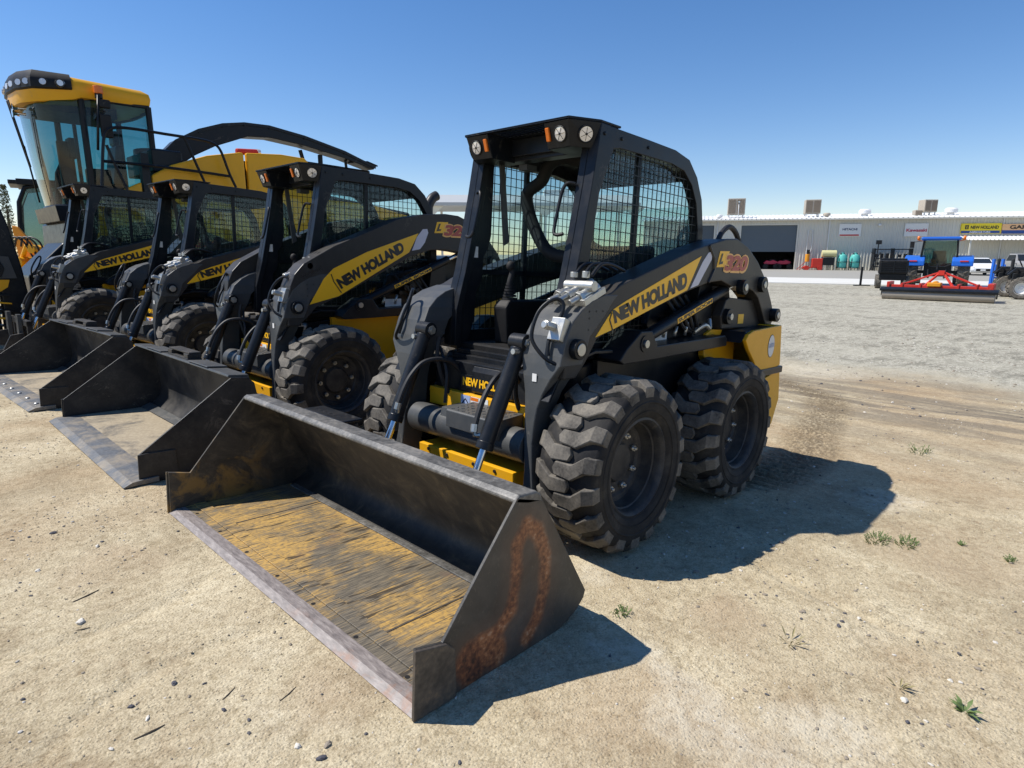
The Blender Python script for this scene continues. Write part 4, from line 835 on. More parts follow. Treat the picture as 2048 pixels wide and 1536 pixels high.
m = MB(); m.prism([(.05, .5), (.05, 1.5), (.55, 1.0), (.55, .45)], 'y', HY-.6, HY+.6); hb(m, 'feed_housing', 'black', bevel=.03)

# ---- folded header standing in front of it at the left edge
hd = thing('harvester_header', 'folded black header with yellow gathering fins standing at the left edge of the yard', 'crop header', (1.3, -9.2, 0))
def hp(m, name, mat, **k):
    o = m.build(name, mat, None, **k); o.parent = hd; o.matrix_parent_inverse = Matrix.Translation(-Vector((1.3, -9.2, 0))); return o
m = MB(); m.prism([(.60,.10),(.605,.34),(.66,1.13),(.74,1.70),(.86,2.24),(1.02,2.62),(1.3,2.9),(1.5,2.9),(1.25,2.5),(1.08,2.1),(.98,1.6),(.93,1.1),(.95,.10)], 'y', -9.25, -9.0); hp(m, 'curved_divider', 'charcoal', bevel=.02)
m = MB(); m.prism([(.95,.2),(.95,1.3),(1.3,2.4),(2.3,2.6),(2.3,.2)], 'y', -9.6, -9.3); hp(m, 'header_frame', 'black', bevel=.02)
m = MB(); m.cyl((1.02, -9.3, 1.12), (1.02, -8.95, 1.12), .16, 8); m.cyl((1.02, -8.95, 1.12), (1.02, -8.90, 1.12), .09, 16); hp(m, 'gearbox', 'charcoal', bevel=.01)
m = MB(); m.prism([(.80,1.28),(1.0,1.30),(.92,.98),(.74,.98)], 'y', -9.0, -8.96); hp(m, 'gearbox_bracket', 'grey')
m = MB(); m.prism([(.83,.96),(1.1,.97),(1.1,.82),(.95,.80),(.86,.86)], 'y', -8.98, -8.94); hp(m, 'bracket', 'yellow')
for i in range(6):
    m = MB(); z = .18+.11*i; m.prism([(.80+.012*i, z), (1.6, z+.10), (1.6, z+.14), (.80+.012*i, z+.02)], 'y', -9.15, -8.92); hp(m, 'gathering_fin', 'yellow' if i % 2 == 0 else 'black')

# ---- tractor, orange machine and cypress in the gap at the left
D = 15.0
def lframe(name, label, cat, px, d, z0=-.2, yaw=0.0, group=None, face=False):
    """thing facing the camera side: local x to the right of the picture, local y away, z up"""
    p = at_depth(px, 507, d); a = math.atan2(RT.y, RT.x)+yaw-(math.atan((px-1024)/FPX) if face else 0)
    return thing(name, label, cat, (p.x, p.y, z0), (0, 0, a), group)
tr = lframe('cab_tractor', 'dark tractor with rounded glass cab seen under the harvester cab', 'tractor', 118, D, face=True)
q = D/FPX
m = MB(); prof = [(-.62,1.45),(-.66,2.0),(-.60,2.65),(-.46,2.98),(-.1,3.05),(1.0,3.05)]
for y in (-.65, .65): m.tube([(x, y, z) for x, z in prof], .05, 8)
m.box((-.6,-.75,3.03),(1.1,.75,3.16)); m.tube([(.55,-.65,1.45),(.6,-.65,3.05)], .04, 8); m.box((-.75,-.6,3.05),(-.55,.6,3.14)); m.build('cab_frame', 'black', tr, bevel=.01)
m = MB(); m.prism([(-.60,1.45),(-.64,2.0),(-.58,2.62),(-.44,2.94),(-.1,3.0),(1.0,3.0),(1.0,1.45)], 'y', -.63, .63, cap=True); m.build('cab_glass', 'glass_dark', tr)
m = MB(); m.prism([(-.35,1.3),(-.2,1.75),(.5,2.05),(1.4,2.05),(1.8,1.3)], 'y', -1.35, -.85); m.build('fender', 'black', tr, bevel=.08)
m = MB(); m.box((-.6,-.9,.9),(1.4,.5,1.45)); m.build('body', 'black', tr, bevel=.03)
m = MB(); m.lathe([(-.25,.3),(-.25,.8),(.25,.8),(.25,.3)], c=(.9,-1.15,.8), seg=32); m.lathe([(-.2,.2),(-.2,.55),(.2,.55),(.2,.2)], c=(-1.2,-1.0,.55), seg=32); m.build('wheel', 'sidewall', tr)
m = MB(); m.tube([(k*.0+.30+.17*math.cos(k*.524), -.1+.05*math.sin(k*.5), 1.75+.17*math.sin(k*.524)) for k in range(13)], .018, 6); m.box((.5,-.3,1.45),(.9,.3,2.1)); m.build('driver_seat', 'plastic', tr, bevel=.02)
og = lframe('orange_implement', 'orange and yellow implement frame with hoses, half hidden behind the forked loader', 'implement', 86, 12.2, -.1)
m = MB(); m.prism([(-.42,1.95),(-.30,1.92),(.05,1.45),(.35,1.30),(.35,.9),(-.35,.9)], 'y', -.15, -.11); m.build('side_plate', 'orange_paint', og, bevel=.01)
m = MB(); m.box((-.3,-.3,1.1),(.4,.2,1.35)); m.tube([(-.2,-.3,1.3),(.0,-.4,1.55),(.3,-.3,1.5)], .05, 8); m.tube([(-.1,-.35,1.0),(.2,-.4,1.4)], .06, 10); m.cyl((-.15,-.5,1.25),(-.15,-.2,1.25),.10,14); m.cyl((.15,-.5,1.5),(.15,-.2,1.5),.08,14); m.build('linkage', 'yellow', og, bevel=.01)
m = MB()
for i in range(4): m.curve([(-.3+.12*i,-.45,1.55),(-.15+.1*i,-.5,1.72),(.05+.1*i,-.5,1.62),(.15+.08*i,-.45,1.3)], .018, 6, 4)
m.build('hydraulic_hose', 'hose', og)
m = MB(); m.box((-.5,-.2,0),(-.4,.2,1.2)); m.box((.3,-.2,0),(.4,.2,1.2)); m.build('stand', 'black', og)
# ------------------------------------------------------------------ workshop building across the yard
GZ = -.37
A0 = at_depth(1404, 507, 70.0); B0 = at_depth(2048, 507, 61.5); A0.z = B0.z = 0
E1 = (B0-A0).normalized(); NRM = Vector((-E1.y, E1.x, 0)); NRM = NRM if NRM.dot(CAM-A0) > 0 else -NRM     # towards the yard
FACROT = math.atan2(E1.y, E1.x)
def fs(px, py=507):
    """distance along the facade and height for a picture point on the facade"""
    d = ray(px, py); t = (A0-CAM).dot(NRM)/d.dot(NRM); p = CAM+d*t; return (p-A0).dot(E1), p.z
S0, S1 = fs(1285)[0], fs(2048)[0]+14
HE = 5.08
bd = thing('workshop_building', 'long low building of ribbed grey metal siding with roll-up doors and a pale metal roof', 'building', (A0.x, A0.y, GZ), (0, 0, FACROT))
# local frame: x along the facade, y away from the yard, z up from the ground
flip = 1 if (Matrix.Rotation(FACROT, 3, 'Z') @ Vector((0, 1, 0))).dot(NRM) < 0 else -1
def L(x, y, z): return (x, y*flip, z)
M['siding'] = paint('ribbed siding', (.64, .62, .54), .5, dust=.18, dustcol=(.42, .40, .34), scale=1.2)
M['roofing'] = paint('roof sheet', (.68, .68, .66), .45, dust=.15, scale=.8)
M['shutter'] = paint('roller shutter', (.10, .125, .145), .45, dust=.1, scale=1)
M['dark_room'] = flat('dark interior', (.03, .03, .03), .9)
M['cooler'] = paint('cooler beige', (.42, .37, .30), .6, dust=.2, scale=3); M['cooler_pad'] = paint('cooler louvre', (.24, .19, .14), .8, dust=.2, scale=5)
def ribbed(m, s0, s1, z0, z1, y=0, pitch=.30, depth=.045):
    n = max(1, int((s1-s0)/pitch)); p = (s1-s0)/n; prof = []
    for i in range(n):
        x = s0+i*p; prof += [(x, 0), (x+p*.52, 0), (x+p*.62, -depth), (x+p*.90, -depth)]
    prof.append((s1, 0)); lo = [m.bm.verts.new(L(x, y+q, z0)) for x, q in prof]; hi = [m.bm.verts.new(L(x, y+q, z1)) for x, q in prof]
    for i in range(len(prof)-1): m.bm.faces.new((lo[i], lo[i+1], hi[i+1], hi[i]))
HEl = HE-GZ
d1a, d1b = fs(1479)[0], fs(1590)[0]; d1t = fs(1534, 450.5)[1]-GZ; d1s = fs(1534, 503.5)[1]-GZ
d2a, d2b = fs(1352)[0], fs(1425)[0]; d2t = fs(1415, 451)[1]-GZ
m = MB()
for a, b, z0 in ((S0, d2a, 0), (d2a, d2b, d2t), (d2b, d1a, 0), (d1a, d1b, d1t), (d1b, S1, 0)): ribbed(m, a, b, z0, HEl)
m.build('wall', 'siding', bd, sharp=20)
m = MB()   # ends and back
for a, b in (((S0, 0), (S0, 20)), ((S0, 20), (S1, 20)), ((S1, 20), (S1, 0))): m.quad([L(a[0], a[1], 0), L(b[0], b[1], 0), L(b[0], b[1], HEl), L(a[0], a[1], HEl)])
for s_ in (S0, S1): m.quad([L(s_, 0, HEl), L(s_, 10, HEl+.95), L(s_, 20, HEl), L(s_, 10, HEl-.01)])
m.build('end_wall', 'siding', bd)
m = MB(); n = int((S1-S0)/.45); top = []
prof = []
for i in range(n+1):
    x = S0-.3+i*(S1-S0+.6)/n; prof += [(x, 0), (x+.03, .07), (x+.12, .07), (x+.15, 0)]
for ya, za, yb, zb in ((-.55, HEl-.05, 10, HEl+.95), (10, HEl+.95, 20.5, HEl-.05)):
    a = [m.bm.verts.new(L(x, ya, za+h)) for x, h in prof]; b = [m.bm.verts.new(L(x, yb, zb+h)) for x, h in prof]
    for i in range(len(prof)-1): m.bm.faces.new((a[i], a[i+1], b[i+1], b[i]))
rf = m.build('roof', 'roofing', bd, sharp=20)
m = MB(); a = L(S0, -.56, HEl-.18); b = L(S1, -.42, HEl-.03); m.box((a[0], min(a[1], b[1]), a[2]), (b[0], max(a[1], b[1]), b[2])); m.build('gutter', 'siding', bd)
for px in (1432, 1653, 1997):
    m = MB(); s = fs(px)[0]; c = L(s, -.09, 0); m.cbox((c[0], c[1], HEl/2), (.10, .08, HEl)); m.build('downspout', 'roofing', bd)
def lbox(m, s0, s1, y0, y1, z0, z1): a, b = L(s0, y0, z0), L(s1, y1, z1); m.box((a[0], min(a[1], b[1]), a[2]), (b[0], max(a[1], b[1]), b[2])); return m
# door frames, rolled shutter, dark rooms behind
m = MB(); k = 0; z = d1s
while z < d1t-.01:
    lbox(m, d1a, d1b, .14, .17 if k % 2 else .155, z, min(z+.10, d1t)); z += .10; k += 1
m.build('roller_shutter', 'shutter', bd)
for a, b, t_ in ((d1a, d1b, d1t), (d2a, d2b, d2t)):
    m = MB(); lbox(m, a-.14, a, -.06, .14, 0, t_+.14); lbox(m, b, b+.14, -.06, .14, 0, t_+.14); lbox(m, a, b, -.06, .14, t_, t_+.14); m.build('door_frame', 'siding', bd)
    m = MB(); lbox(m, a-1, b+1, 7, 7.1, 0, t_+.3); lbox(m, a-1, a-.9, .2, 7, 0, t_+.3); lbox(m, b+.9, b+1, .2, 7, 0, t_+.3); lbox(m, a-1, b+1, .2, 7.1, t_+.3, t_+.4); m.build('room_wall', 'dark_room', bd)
m = MB(); a_, b__ = fs(1385)[0], fs(1398)[0]; z = d2t*.55
while z < d2t-.01: lbox(m, d2a, d2b, .14, .16, z, z+.09); z += .1
m.build('roller_shutter', 'shutter', bd)
# lean-to roof on the right
aw0 = fs(1912)[0]; awz = fs(1980, 479)[1]-GZ
m = MB(); pf = []
n = int((S1-aw0)/.35)
for i in range(n): x = aw0+i*.35; pf += [(x, 0), (x+.04, .06), (x+.12, .06), (x+.16, 0)]
a = [m.bm.verts.new(L(x, -2.6, awz-.1+h)) for x, h in pf]; b = [m.bm.verts.new(L(x, -.03, awz+.35+h)) for x, h in pf]
for i in range(len(pf)-1): m.bm.faces.new((a[i], a[i+1], b[i+1], b[i]))
m.build('lean_to_roof', 'roofing', bd, sharp=20)
for s_ in (aw0+.2, aw0+7, aw0+14): lbox(MB(), s_, s_+.12, -2.5, -2.38, 0, awz-.1).build('lean_to_post', 'siding', bd)
def on_fac(s, y, z): v = Matrix.Rotation(FACROT, 3, 'Z') @ Vector(L(s, y, 0)); return Vector((A0.x+v.x, A0.y+v.y, GZ+z))
def fthing(name, label, cat, s, y, z, group=None): return thing(name, label, cat, on_fac(s, y, z), (0, 0, FACROT), group)
# signs fixed to the wall
def sign(name, label, px0, py0, px1, py1, parts):
    s0, z1 = fs(px0, py0); s1, _ = fs(px1, py0); z0 = fs((px0+px1)/2, py1)[1]; z1 -= GZ; z0 -= GZ
    t = fthing(name, label, 'sign', s0, -.16, z0); W, H = s1-s0, z1-z0
    for (nm, kind, u0, v0, u1, v1, mt, txt) in parts:
        if kind == 'box':
            m = MB(); a, b = L(u0*W, -.001*v0-(.02 if nm == 'panel' else .0), v0*H), L(u1*W, .14, v1*H); m.box((a[0], min(a[1], b[1]), a[2]), (b[0], max(a[1], b[1]), b[2])); m.build(nm, mt, t, bevel=.02)
        elif kind == 'strip':
            m = MB(); a, b = L(u0*W, -.028, v0*H), L(u1*W, -.019, v1*H); m.box((a[0], min(a[1], b[1]), a[2]), (b[0], max(a[1], b[1]), b[2])); m.build(nm, mt, t)
        else: text_on(nm, txt, mt, L(u0*W, -.034, v0*H), L(u1*W, -.034, v0*H), L(u0*W, -.034, v1*H), L(u1*W, -.034, v1*H), t, bold=.03)
    return t
M['sign_blue'] = flat('sign blue', (.015, .06, .24), .4); M['sign_yellow'] = flat('sign yellow', (.80, .62, .02), .4); M['sign_peach'] = flat('sign peach', (.80, .46, .22), .4); M['crimson'] = flat('crimson', (.50, .015, .06), .4); M['navy'] = flat('navy', (.02, .05, .12), .4)
sign('wall_sign', 'white wall sign with dark blue HITACHI lettering over a red strip', 1679, 448, 1723, 473, [('panel', 'box', 0, 0, 1, 1, 'label_white', ''), ('sign_strip', 'strip', .04, .05, .92, .16, 'red_paint', ''), ('sign_lettering', 'text', .15, .48, .82, .66, 'navy', 'HITACHI')])
sign('wall_sign', 'white wall sign with crimson Kawasaki lettering', 1810, 447, 1857, 473, [('panel', 'box', 0, 0, 1, 1, 'label_white', ''), ('sign_lettering', 'text', .07, .36, .95, .60, 'crimson', 'Kawasaki')])
sign('wall_sign', 'yellow and blue wall sign reading NEW HOLLAND AGRICULTURE', 1922, 447, 2003, 467, [('panel', 'box', 0, 0, 1, 1, 'sign_yellow', ''), ('sign_strip', 'strip', .01, .03, .97, .27, 'sign_blue', ''), ('sign_lettering', 'text', .24, .44, .93, .76, 'decal_black', 'NEW HOLLAND'), ('sign_lettering', 'text', .22, .06, .74, .23, 'label_white', 'AGRICULTURE'), ('sign_roundel', 'strip', .10, .42, .19, .82, 'decal_black', ''), ('sign_mark', 'strip', .135, .48, .155, .76, 'sign_yellow', '')])
sign('wall_sign', 'peach and blue wall sign reading GARTON, cut off by the right edge', 2004, 448, 2100, 467, [('panel', 'box', 0, 0, 1, 1, 'sign_peach', ''), ('sign_strip', 'strip', 0, 0, 1, .34, 'sign_blue', ''), ('sign_lettering', 'text', .16, .46, .92, .86, 'decal_black', 'GARTON')])
# things on the roof
def roof_z(y): return HEl-.05+1.0*(y+.55)/10.55
def cooler(px, y, w_, label, tilt=0, dep=1.2):
    s = fs(px)[0]*(1+y/68); z = roof_z(y)+.1; t = fthing('evaporative_cooler', label, 'rooftop cooler', s, y, z, 'coolers on the workshop roof'); t.rotation_euler.z += tilt
    m = MB(); h = w_*.95; m.box((-w_/2, -dep/2, .25), (w_/2, dep/2, .25+h)); m.build('cabinet', 'cooler', t, bevel=.04)
    for k in (0, 1):
        m = MB(); x0 = -w_/2+.08+k*w_*.49
        for i in range(9): m.box((x0+.0+i*(w_*.42)/9, -dep/2-.03, .36), (x0+.03+i*(w_*.42)/9+.02, -dep/2-.002, .12+h)); m.box((x0+.0+i*(w_*.42)/9, dep/2+.002, .36), (x0+.05+i*(w_*.42)/9, dep/2+.03, .12+h))
        m.build('louvre_panel', 'cooler_pad', t)
    m = MB(); 
    for x in (-w_*.4, w_*.4):
        for yy in (-dep*.4, dep*.4): m.box((x-.05, yy-.05, -.15), (x+.05, yy+.05, .25))
    m.build('stand', 'roofing', t); return t
cooler(1466, 4.0, 1.9, 'large beige rooftop cooler, leftmost, behind the thin light pole'); cooler(1615, 3.5, 1.6, 'square beige rooftop cooler above the roller shutter and the tanks'); cooler(1841, 3.5, 1.35, 'beige rooftop cooler above the red lettered sign, beside a low tan box', .25)
def vent(px, y, r, h, label, mat='white_paint'):
    s = fs(px)[0]*(1+y/68); t = fthing('roof_vent', label, 'roof vent', s, y, roof_z(y), 'round vents on the workshop roof')
    m = MB(); m.lathe([(-.1, .001), (-.1, r*.55), (h*.4, r*.55), (h*.4, r*.6)], 'z', seg=20); m.build('duct', mat, t)
    m = MB(); m.lathe([(h*.35, .001), (h*.35, r), (h*.8, r), (h, r*.75), (h*1.02, .001)], 'z', seg=20); m.build('hood', mat, t)
vent(1434, 2.5, .36, .45, 'small pale round vent left of the largest cooler'); vent(1645, 3.0, .38, .45, 'small dusty vent right of the middle cooler', 'cooler'); vent(1719, 4.0, .62, .75, 'white drum vent above the white sign with a red strip'); vent(1888, 4.0, .62, .75, 'white drum vent above the yellow and blue sign')
t = fthing('roof_box', 'low tan box beside the right-hand cooler', 'roof unit', fs(1821)[0]*1.05, 3.2, roof_z(3.2)); m = MB(); m.box((-.35, -.5, 0), (.35, .5, .6)); m.build('cabinet', 'cooler', t, bevel=.05); m = MB(); m.box((-.3, -.53, .1), (.3, -.5, .5)); m.build('louvre_panel', 'cooler_pad', t)
t = fthing('light_pole', 'thin pole with a small floodlight in front of the leftmost cooler', 'light pole', fs(1471)[0], .5, HEl-.1); m = MB(); m.cyl((0, 0, 0), (0, 0, 1.95), .04, 8); m.build('pole', 'roofing', t); m = MB(); m.cbox((0, -.1*flip, 2.0), (.26, .22, .20)); m.build('lamp_head', 'charcoal', t, bevel=.02); m = MB(); m.cbox((0, -.215*flip, 2.0), (.2, .01, .14)); m.build('lamp_glass', 'lens', t)
t = fthing('wall_lamp', 'small white dome lamp on the wall between the two white signs', 'lamp', fs(1752)[0], -.02, fs(1752, 450)[1]-GZ); m = MB(); m.sphere((0, -.16*flip, 0), .17, .17, .15); m.build('dome', 'white_paint', t); m = MB(); m.cbox((0, -.03, .02), (.1, .1, .1)); m.build('bracket', 'charcoal', t)
t = fthing('wall_pipe', 'thin bent conduit pipe climbing the wall right of the roller shutter', 'pipe', fs(1612)[0], -.12, 0); m = MB(); m.curve([(0, 0, .9), (0, 0, 3.6), (.05, -.02, 4.2), (.35, 0, 4.25), (.45, 0, 3.9), (.45, 0, 2.2), (.1, -.05, 1.6)], .04, 6, 4); m.build('pipe', 'roofing', t)

# ------------------------------------------------------------------ open shed beyond the loaders
M['pale_roof'] = paint('pale shed roof', (.42, .43, .42), .5, dust=.1, scale=.5)
sh = lframe('open_shed', 'open steel shed with a low grey roof seen behind and through the nearest cab', 'shed', 1090, 62, GZ, .0)
k = 62/FPX; xs = [(-225)*k, (-120)*k, 0, (90)*k, 175*k]
H0 = (507-410)*k+1.71; H1 = (507-392)*k+1.71
for x in xs:
    for y in (0, 9): MB().box((x-.12, y-.12, 0), (x+.12, y+.12, H0)).build('post', 'siding', sh)
m = MB(); m.prism([(-.6, H0), (4.5, H1+.25), (9.6, H0), (9.6, H0-.25), (-.6, H0-.30)], 'x', xs[0]-.8, xs[-1]+.5); m.build('roof', 'pale_roof', sh)
for q_ in (((xs[2], 4, H1+.1), (xs[2]+2.6, 6, H1+.75)), ((xs[1]-1, 3.5, H1+.1), (xs[1]+.4, 5, H1+.6))): MB().box(*q_).build('roof_unit', 'white_paint', sh, bevel=.05)
for x in xs: MB().prism([(x-1.2, H0-.3), (x-.1, H0-1.3), (x+.1, H0-1.3), (x+1.2, H0-.3)], 'y', -.05, .05).build('knee_brace', 'siding', sh)

# ------------------------------------------------------------------ cars
def car(label, px, d, yaw, paintm, L_=4.4, W_=1.75, H_=1.45, name='parked_car', zg=GZ, pickup=False):
    c = lframe(name, label, 'car' if not pickup else 'pickup truck', px, d, zg, yaw, face=px > 1500)
    # local: front towards the camera (-y)
    sec = []
    if pickup: st = [(-L_/2,.55,.95,.80),(-L_/2+.25,.45,1.05,.90),(-.9,.45,1.12,.92),(-.55,.45,1.2,.92),(-.1,.45,1.75,.72),(.9,.45,1.78,.72),(1.1,.45,1.15,.92),(L_/2,.5,1.12,.92)]
    else: st = [(-L_/2,.42,.62,.62),(-L_/2+.12,.30,.72,.80),(-L_/2+.55,.25,.84,.86),(-L_/2+1.05,.25,.94,.875),(-.45,.25,1.30,.70),(-.05,.25,1.43,.62),(.55,.25,1.44,.62),(1.15,.25,1.30,.68),(1.60,.25,1.06,.80),(L_/2-.1,.32,.98,.78),(L_/2,.45,.85,.70)]
    for y, zb, zt, hw in st:
        bw = W_/2 if hw > .5 else W_/2; sh_ = min(zt, .95 if not pickup else 1.1)
        e = min(1, (y+L_/2)/.5+.72) if y < 0 else min(1, (L_/2-y)/.4+.85); bw *= e
        sec.append([(-bw*.92, y, zb), (bw*.92, y, zb), (bw, y, zb+(sh_-zb)*.45), (bw*.97, y, sh_-.03), (hw if zt > sh_+.05 else hw*1.0, y, zt), (-(hw if zt > sh_+.05 else hw*1.0), y, zt), (-bw*.97, y, sh_-.03), (-bw, y, zb+(sh_-zb)*.45)])
    m = MB(); loft(m, sec, smooth=True); m.build('body', paintm, c, sharp=50)
    m = MB()
    if pickup: m.quad([(-.80,-.58,1.20),(.80,-.58,1.20),(.68,-.13,1.70),(-.68,-.13,1.70)])
    else: m.quad([(-.74,-1.02,.99),(.74,-1.02,.99),(.62,-.42,1.345),(-.62,-.42,1.345)]); m.quad([(-.66,1.2,1.31),(.66,1.2,1.31),(.76,1.62,1.08),(-.76,1.62,1.08)])
    for v in m.bm.verts: v.co.z += .022; v.co.y -= .012
    m.build('windscreen', 'car_glass', c)
    for s in (1, -1):
        m = MB(); m.quad([(s*.865,-.85,.98),(s*.70,-.35,1.33),(s*.685,1.0,1.33),(s*.84,1.5,1.02)] if not pickup else [(s*.93,-.4,1.2),(s*.78,-.1,1.68),(s*.78,.85,1.68),(s*.93,.95,1.2)]); m.build('side_window', 'car_glass', c)
        m = MB(); m.sphere((s*W_*.36, -L_/2+.13, .66 if not pickup else .85), .15, .10, .07); m.build('headlight', 'lens', c)
        m = MB(); m.sphere((s*(W_/2+.08), -.75, 1.0), .10, .06, .07); m.build('wing_mirror', paintm, c)
        for y in (-L_/2+.8, L_/2-.8):
            m = MB(); m.lathe([(-.10,.001),(-.10,.30),(-.08,.325),(.08,.325),(.10,.30),(.10,.001)], 'x', c=(s*(W_/2-.10), y, .325), seg=24); w_ = m.build('wheel', 'sidewall', c); m = MB(); m.cyl((s*(W_/2-.02), y, .325), (s*(W_/2+.008), y, .325), .20, 12); m.build('wheel_rim', 'zinc', w_)
    m = MB(); m.cbox((0, -L_/2+.02, .48), (.95, .06, .20)); m.build('grille', 'plastic', c, bevel=.02)
    m = MB(); m.cbox((0, -L_/2-.015, .48), (.34, .02, .12)); m.build('number_plate', 'label_white', c)
    return c
car('white saloon car parked nose-out in front of the building, right of the blue tractor', 1960, 51, .18, 'white_paint')
car('silver pickup truck parked at the right edge under the lean-to roof', 2052, 52, .5, 'silver_paint', 5.4, 1.95, 1.85, 'pickup_truck', pickup=True)
car('white car parked left under the open shed, seen through the nearest cab', 1075, 55, .9, 'white_paint'); car('white car parked right under the open shed, seen through the nearest cab', 1235, 52, -.8, 'white_paint')

# ------------------------------------------------------------------ tractors and implements in the yard
def ag_wheel(parent, c, r, w_, rim='zinc', lugs=16, rimr=.55):
    x, y, z = c; m = MB()
    m.lathe([(-w_/2, r*.50), (-w_/2, r*.88), (-w_*.42, r*.94), (w_*.42, r*.94), (w_/2, r*.88), (w_/2, r*.50)], 'x', c=c, seg=32)
    for k in range(lugs):
        for sg in (1, -1):
            a = (k+.5*(sg > 0))*2*math.pi/lugs; a2 = a+.30*2*math.pi/lugs*2.0
            p0 = Vector((x+sg*w_*.48, y+math.cos(a)*r*.965, z+math.sin(a)*r*.965)); p1 = Vector((x, y+math.cos(a2)*r*.97, z+math.sin(a2)*r*.97)); nrm = Vector((0, math.cos(a), math.sin(a)))
            m.bar(p0, p1, r*.075, r*.07, nrm)
    wv = m.build('wheel', 'tread', parent); m = MB()
    s = 1 if x > 0 else -1
    for ss in (1, -1): m.lathe([(ss*w_*.52, r*rimr), (ss*w_*.45, r*rimr*.9), (ss*w_*.15, r*rimr*.8), (ss*w_*.12, r*.2), (ss*w_*.2, r*.15), (ss*w_*.2, .001)], 'x', c=c, seg=28)
    m.build('wheel_rim', rim, wv); return wv
bt = lframe('blue_tractor', 'blue cab tractor seen from behind with the red harrow on its linkage', 'tractor', 1879, 33, GZ, face=True)
q = 33/FPX
for s in (1, -1):
    ag_wheel(bt, (s*1.16, 0, .78), .78, .52, 'white_paint'); ag_wheel(bt, (s*.95, 2.4, .55), .55, .38, 'white_paint')
    m = MB(); m.prism([(-.88,1.10),(-.84,1.38),(-.6,1.56),(0,1.66),(.55,1.58),(.55,1.48),(0,1.56),(-.52,1.44),(-.72,1.28),(-.76,1.10)], 'x', s*.60, s*1.52); fe = m.build('fender', 'blue_paint', bt, bevel=.05)
    m = MB(); m.cbox((s*1.12, -.86, 1.36), (.36, .06, .07)); m.build('tail_lamp', 'red_paint', fe, bevel=.01)
m = MB(); m.prism([(-.70,1.2),(-.78,1.6),(-.72,2.42),(.72,2.42),(.78,1.6),(.62,1.2),(.3,1.05),(-.3,1.05)], 'y', -.55, -.54); m.build('rear_glass', 'glass', bt)
for s in (1, -1):
    for y in (-.55, .75): MB().tube([(s*.66, y, 1.1), (s*.80, y, 1.6), (s*.74, y, 2.44)], .045, 8).build('cab_post', 'black', bt)
m = MB(); m.tube([(-.70,-.55,1.25),(-.32,-.57,1.06),(.32,-.57,1.06),(.70,-.55,1.25)], .04, 8); m.build('cab_frame', 'black', bt)
m = MB(); m.box((-.72,.74,1.1),(.72,.76,2.42)); m.build('front_glass', 'glass_teal', bt)
for s in (1, -1): m = MB(); m.box((s*.75-.01,-.5,1.5),(s*.75+.01,.7,2.42)); m.build('side_glass', 'glass_dark', bt)
m = MB(); m.box((-.88,-.72,2.44),(.88,.95,2.62)); m.build('roof', 'blue_paint', bt, bevel=.07)
m = MB(); m.box((-.30,-.2,1.1),(.30,.2,1.9)); m.build('driver_seat', 'plastic', bt, bevel=.06)
m = MB(); m.box((-.62,-.5,.55),(.62,1.0,1.25)); m.box((-.9,-.2,.70),(.9,.2,.86)); m.tube([(-.4,-.7,.9),(-.35,-1.2,.5)], .05, 8); m.tube([(.4,-.7,.9),(.35,-1.2,.5)], .05, 8); m.tube([(0,-.7,1.2),(0,-1.3,.9)], .05, 8); m.build('rear_linkage', 'black', bt, bevel=.01)
m = MB(); m.prism([(.95,.8),(.95,1.5),(2.0,1.5),(2.9,1.3),(2.95,.8)], 'x', -.38, .38); m.build('bonnet', 'blue_paint', bt, bevel=.06)
for s in (1, -1):
    m = MB(); m.tube([(s*.8,-.6,2.4),(s*1.02,-.65,2.45)], .02, 6); m.cyl((s*1.0,-.65,2.44),(s*1.0,-.65,2.66),.065,10); m.build('beacon', 'amber', bt)
m = MB(); m.cbox((-1.28,-.2,2.22),(.20,.08,.34)); m.tube([(-.8,-.2,2.42),(-1.2,-.2,2.36)], .02, 6); m.build('wing_mirror', 'plastic', bt, bevel=.02)
M['steel'] = paint('worn steel', (.34, .30, .25), .5, .3, dust=.4, dustcol=(.25, .20, .14), scale=2)
# harrow with its packer roller
hr = lframe('power_harrow', 'red folding-frame harrow with a long steel packer roller on the ground', 'harrow', 1882, 22.7, GZ, -.12, face=True)
m = MB(); m.cyl((-1.72, 0, .19), (1.80, 0, .19), .19, 32); m.build('packer_roller', 'steel', hr, bevel=.01)
m = MB(); m.box((-1.80,-.02,.36),(1.88,.18,.47)); m.prism([(-.24,.40),(-.02,.47),(-.02,.37),(-.24,.32)], 'x', -1.80, 1.88); 
for s in (1, -1): m.prism([(-.05,.40),(.15,.40),(.1,.15),(-.05,.15)], 'x', s*1.80-.02+.04, s*1.80+.02+.04)
m.build('scraper_bar', 'black', hr, bevel=.01)
m = MB(); m.box((-1.65,.35,.40),(1.58,.60,.55)); m.box((-1.65,.9,.38),(1.58,1.1,.52))
for x in (-1.72, 1.55): m.box((x+.08*(x<0)-.04,.30,.36),(x+.14,1.15,.66))
for x in (-1.2,-.6,.6,1.15): m.box((x,.32,.42),(x+.07,1.1,.62))
m.build('frame', 'red_paint', hr, bevel=.01)
m = MB()
for s in (1, -1): m.bar((s*.10, .9, 1.02), (s*1.30, .8, .52), .07, .07); m.bar((s*.07, .9, 1.0), (s*.45, .5, .52), .07, .07)
m.box((-.10,.8,.92),(.10,1.0,1.10)); m.build('a_frame', 'red_paint', hr, bevel=.01)
m = MB(); m.box((-.34,.28,.50),(.10,.70,.66)); m.cyl((-.1,.3,.62),(-.1,.7,.62),.10,14); m.build('gearbox', 'orange_paint', hr, bevel=.03)
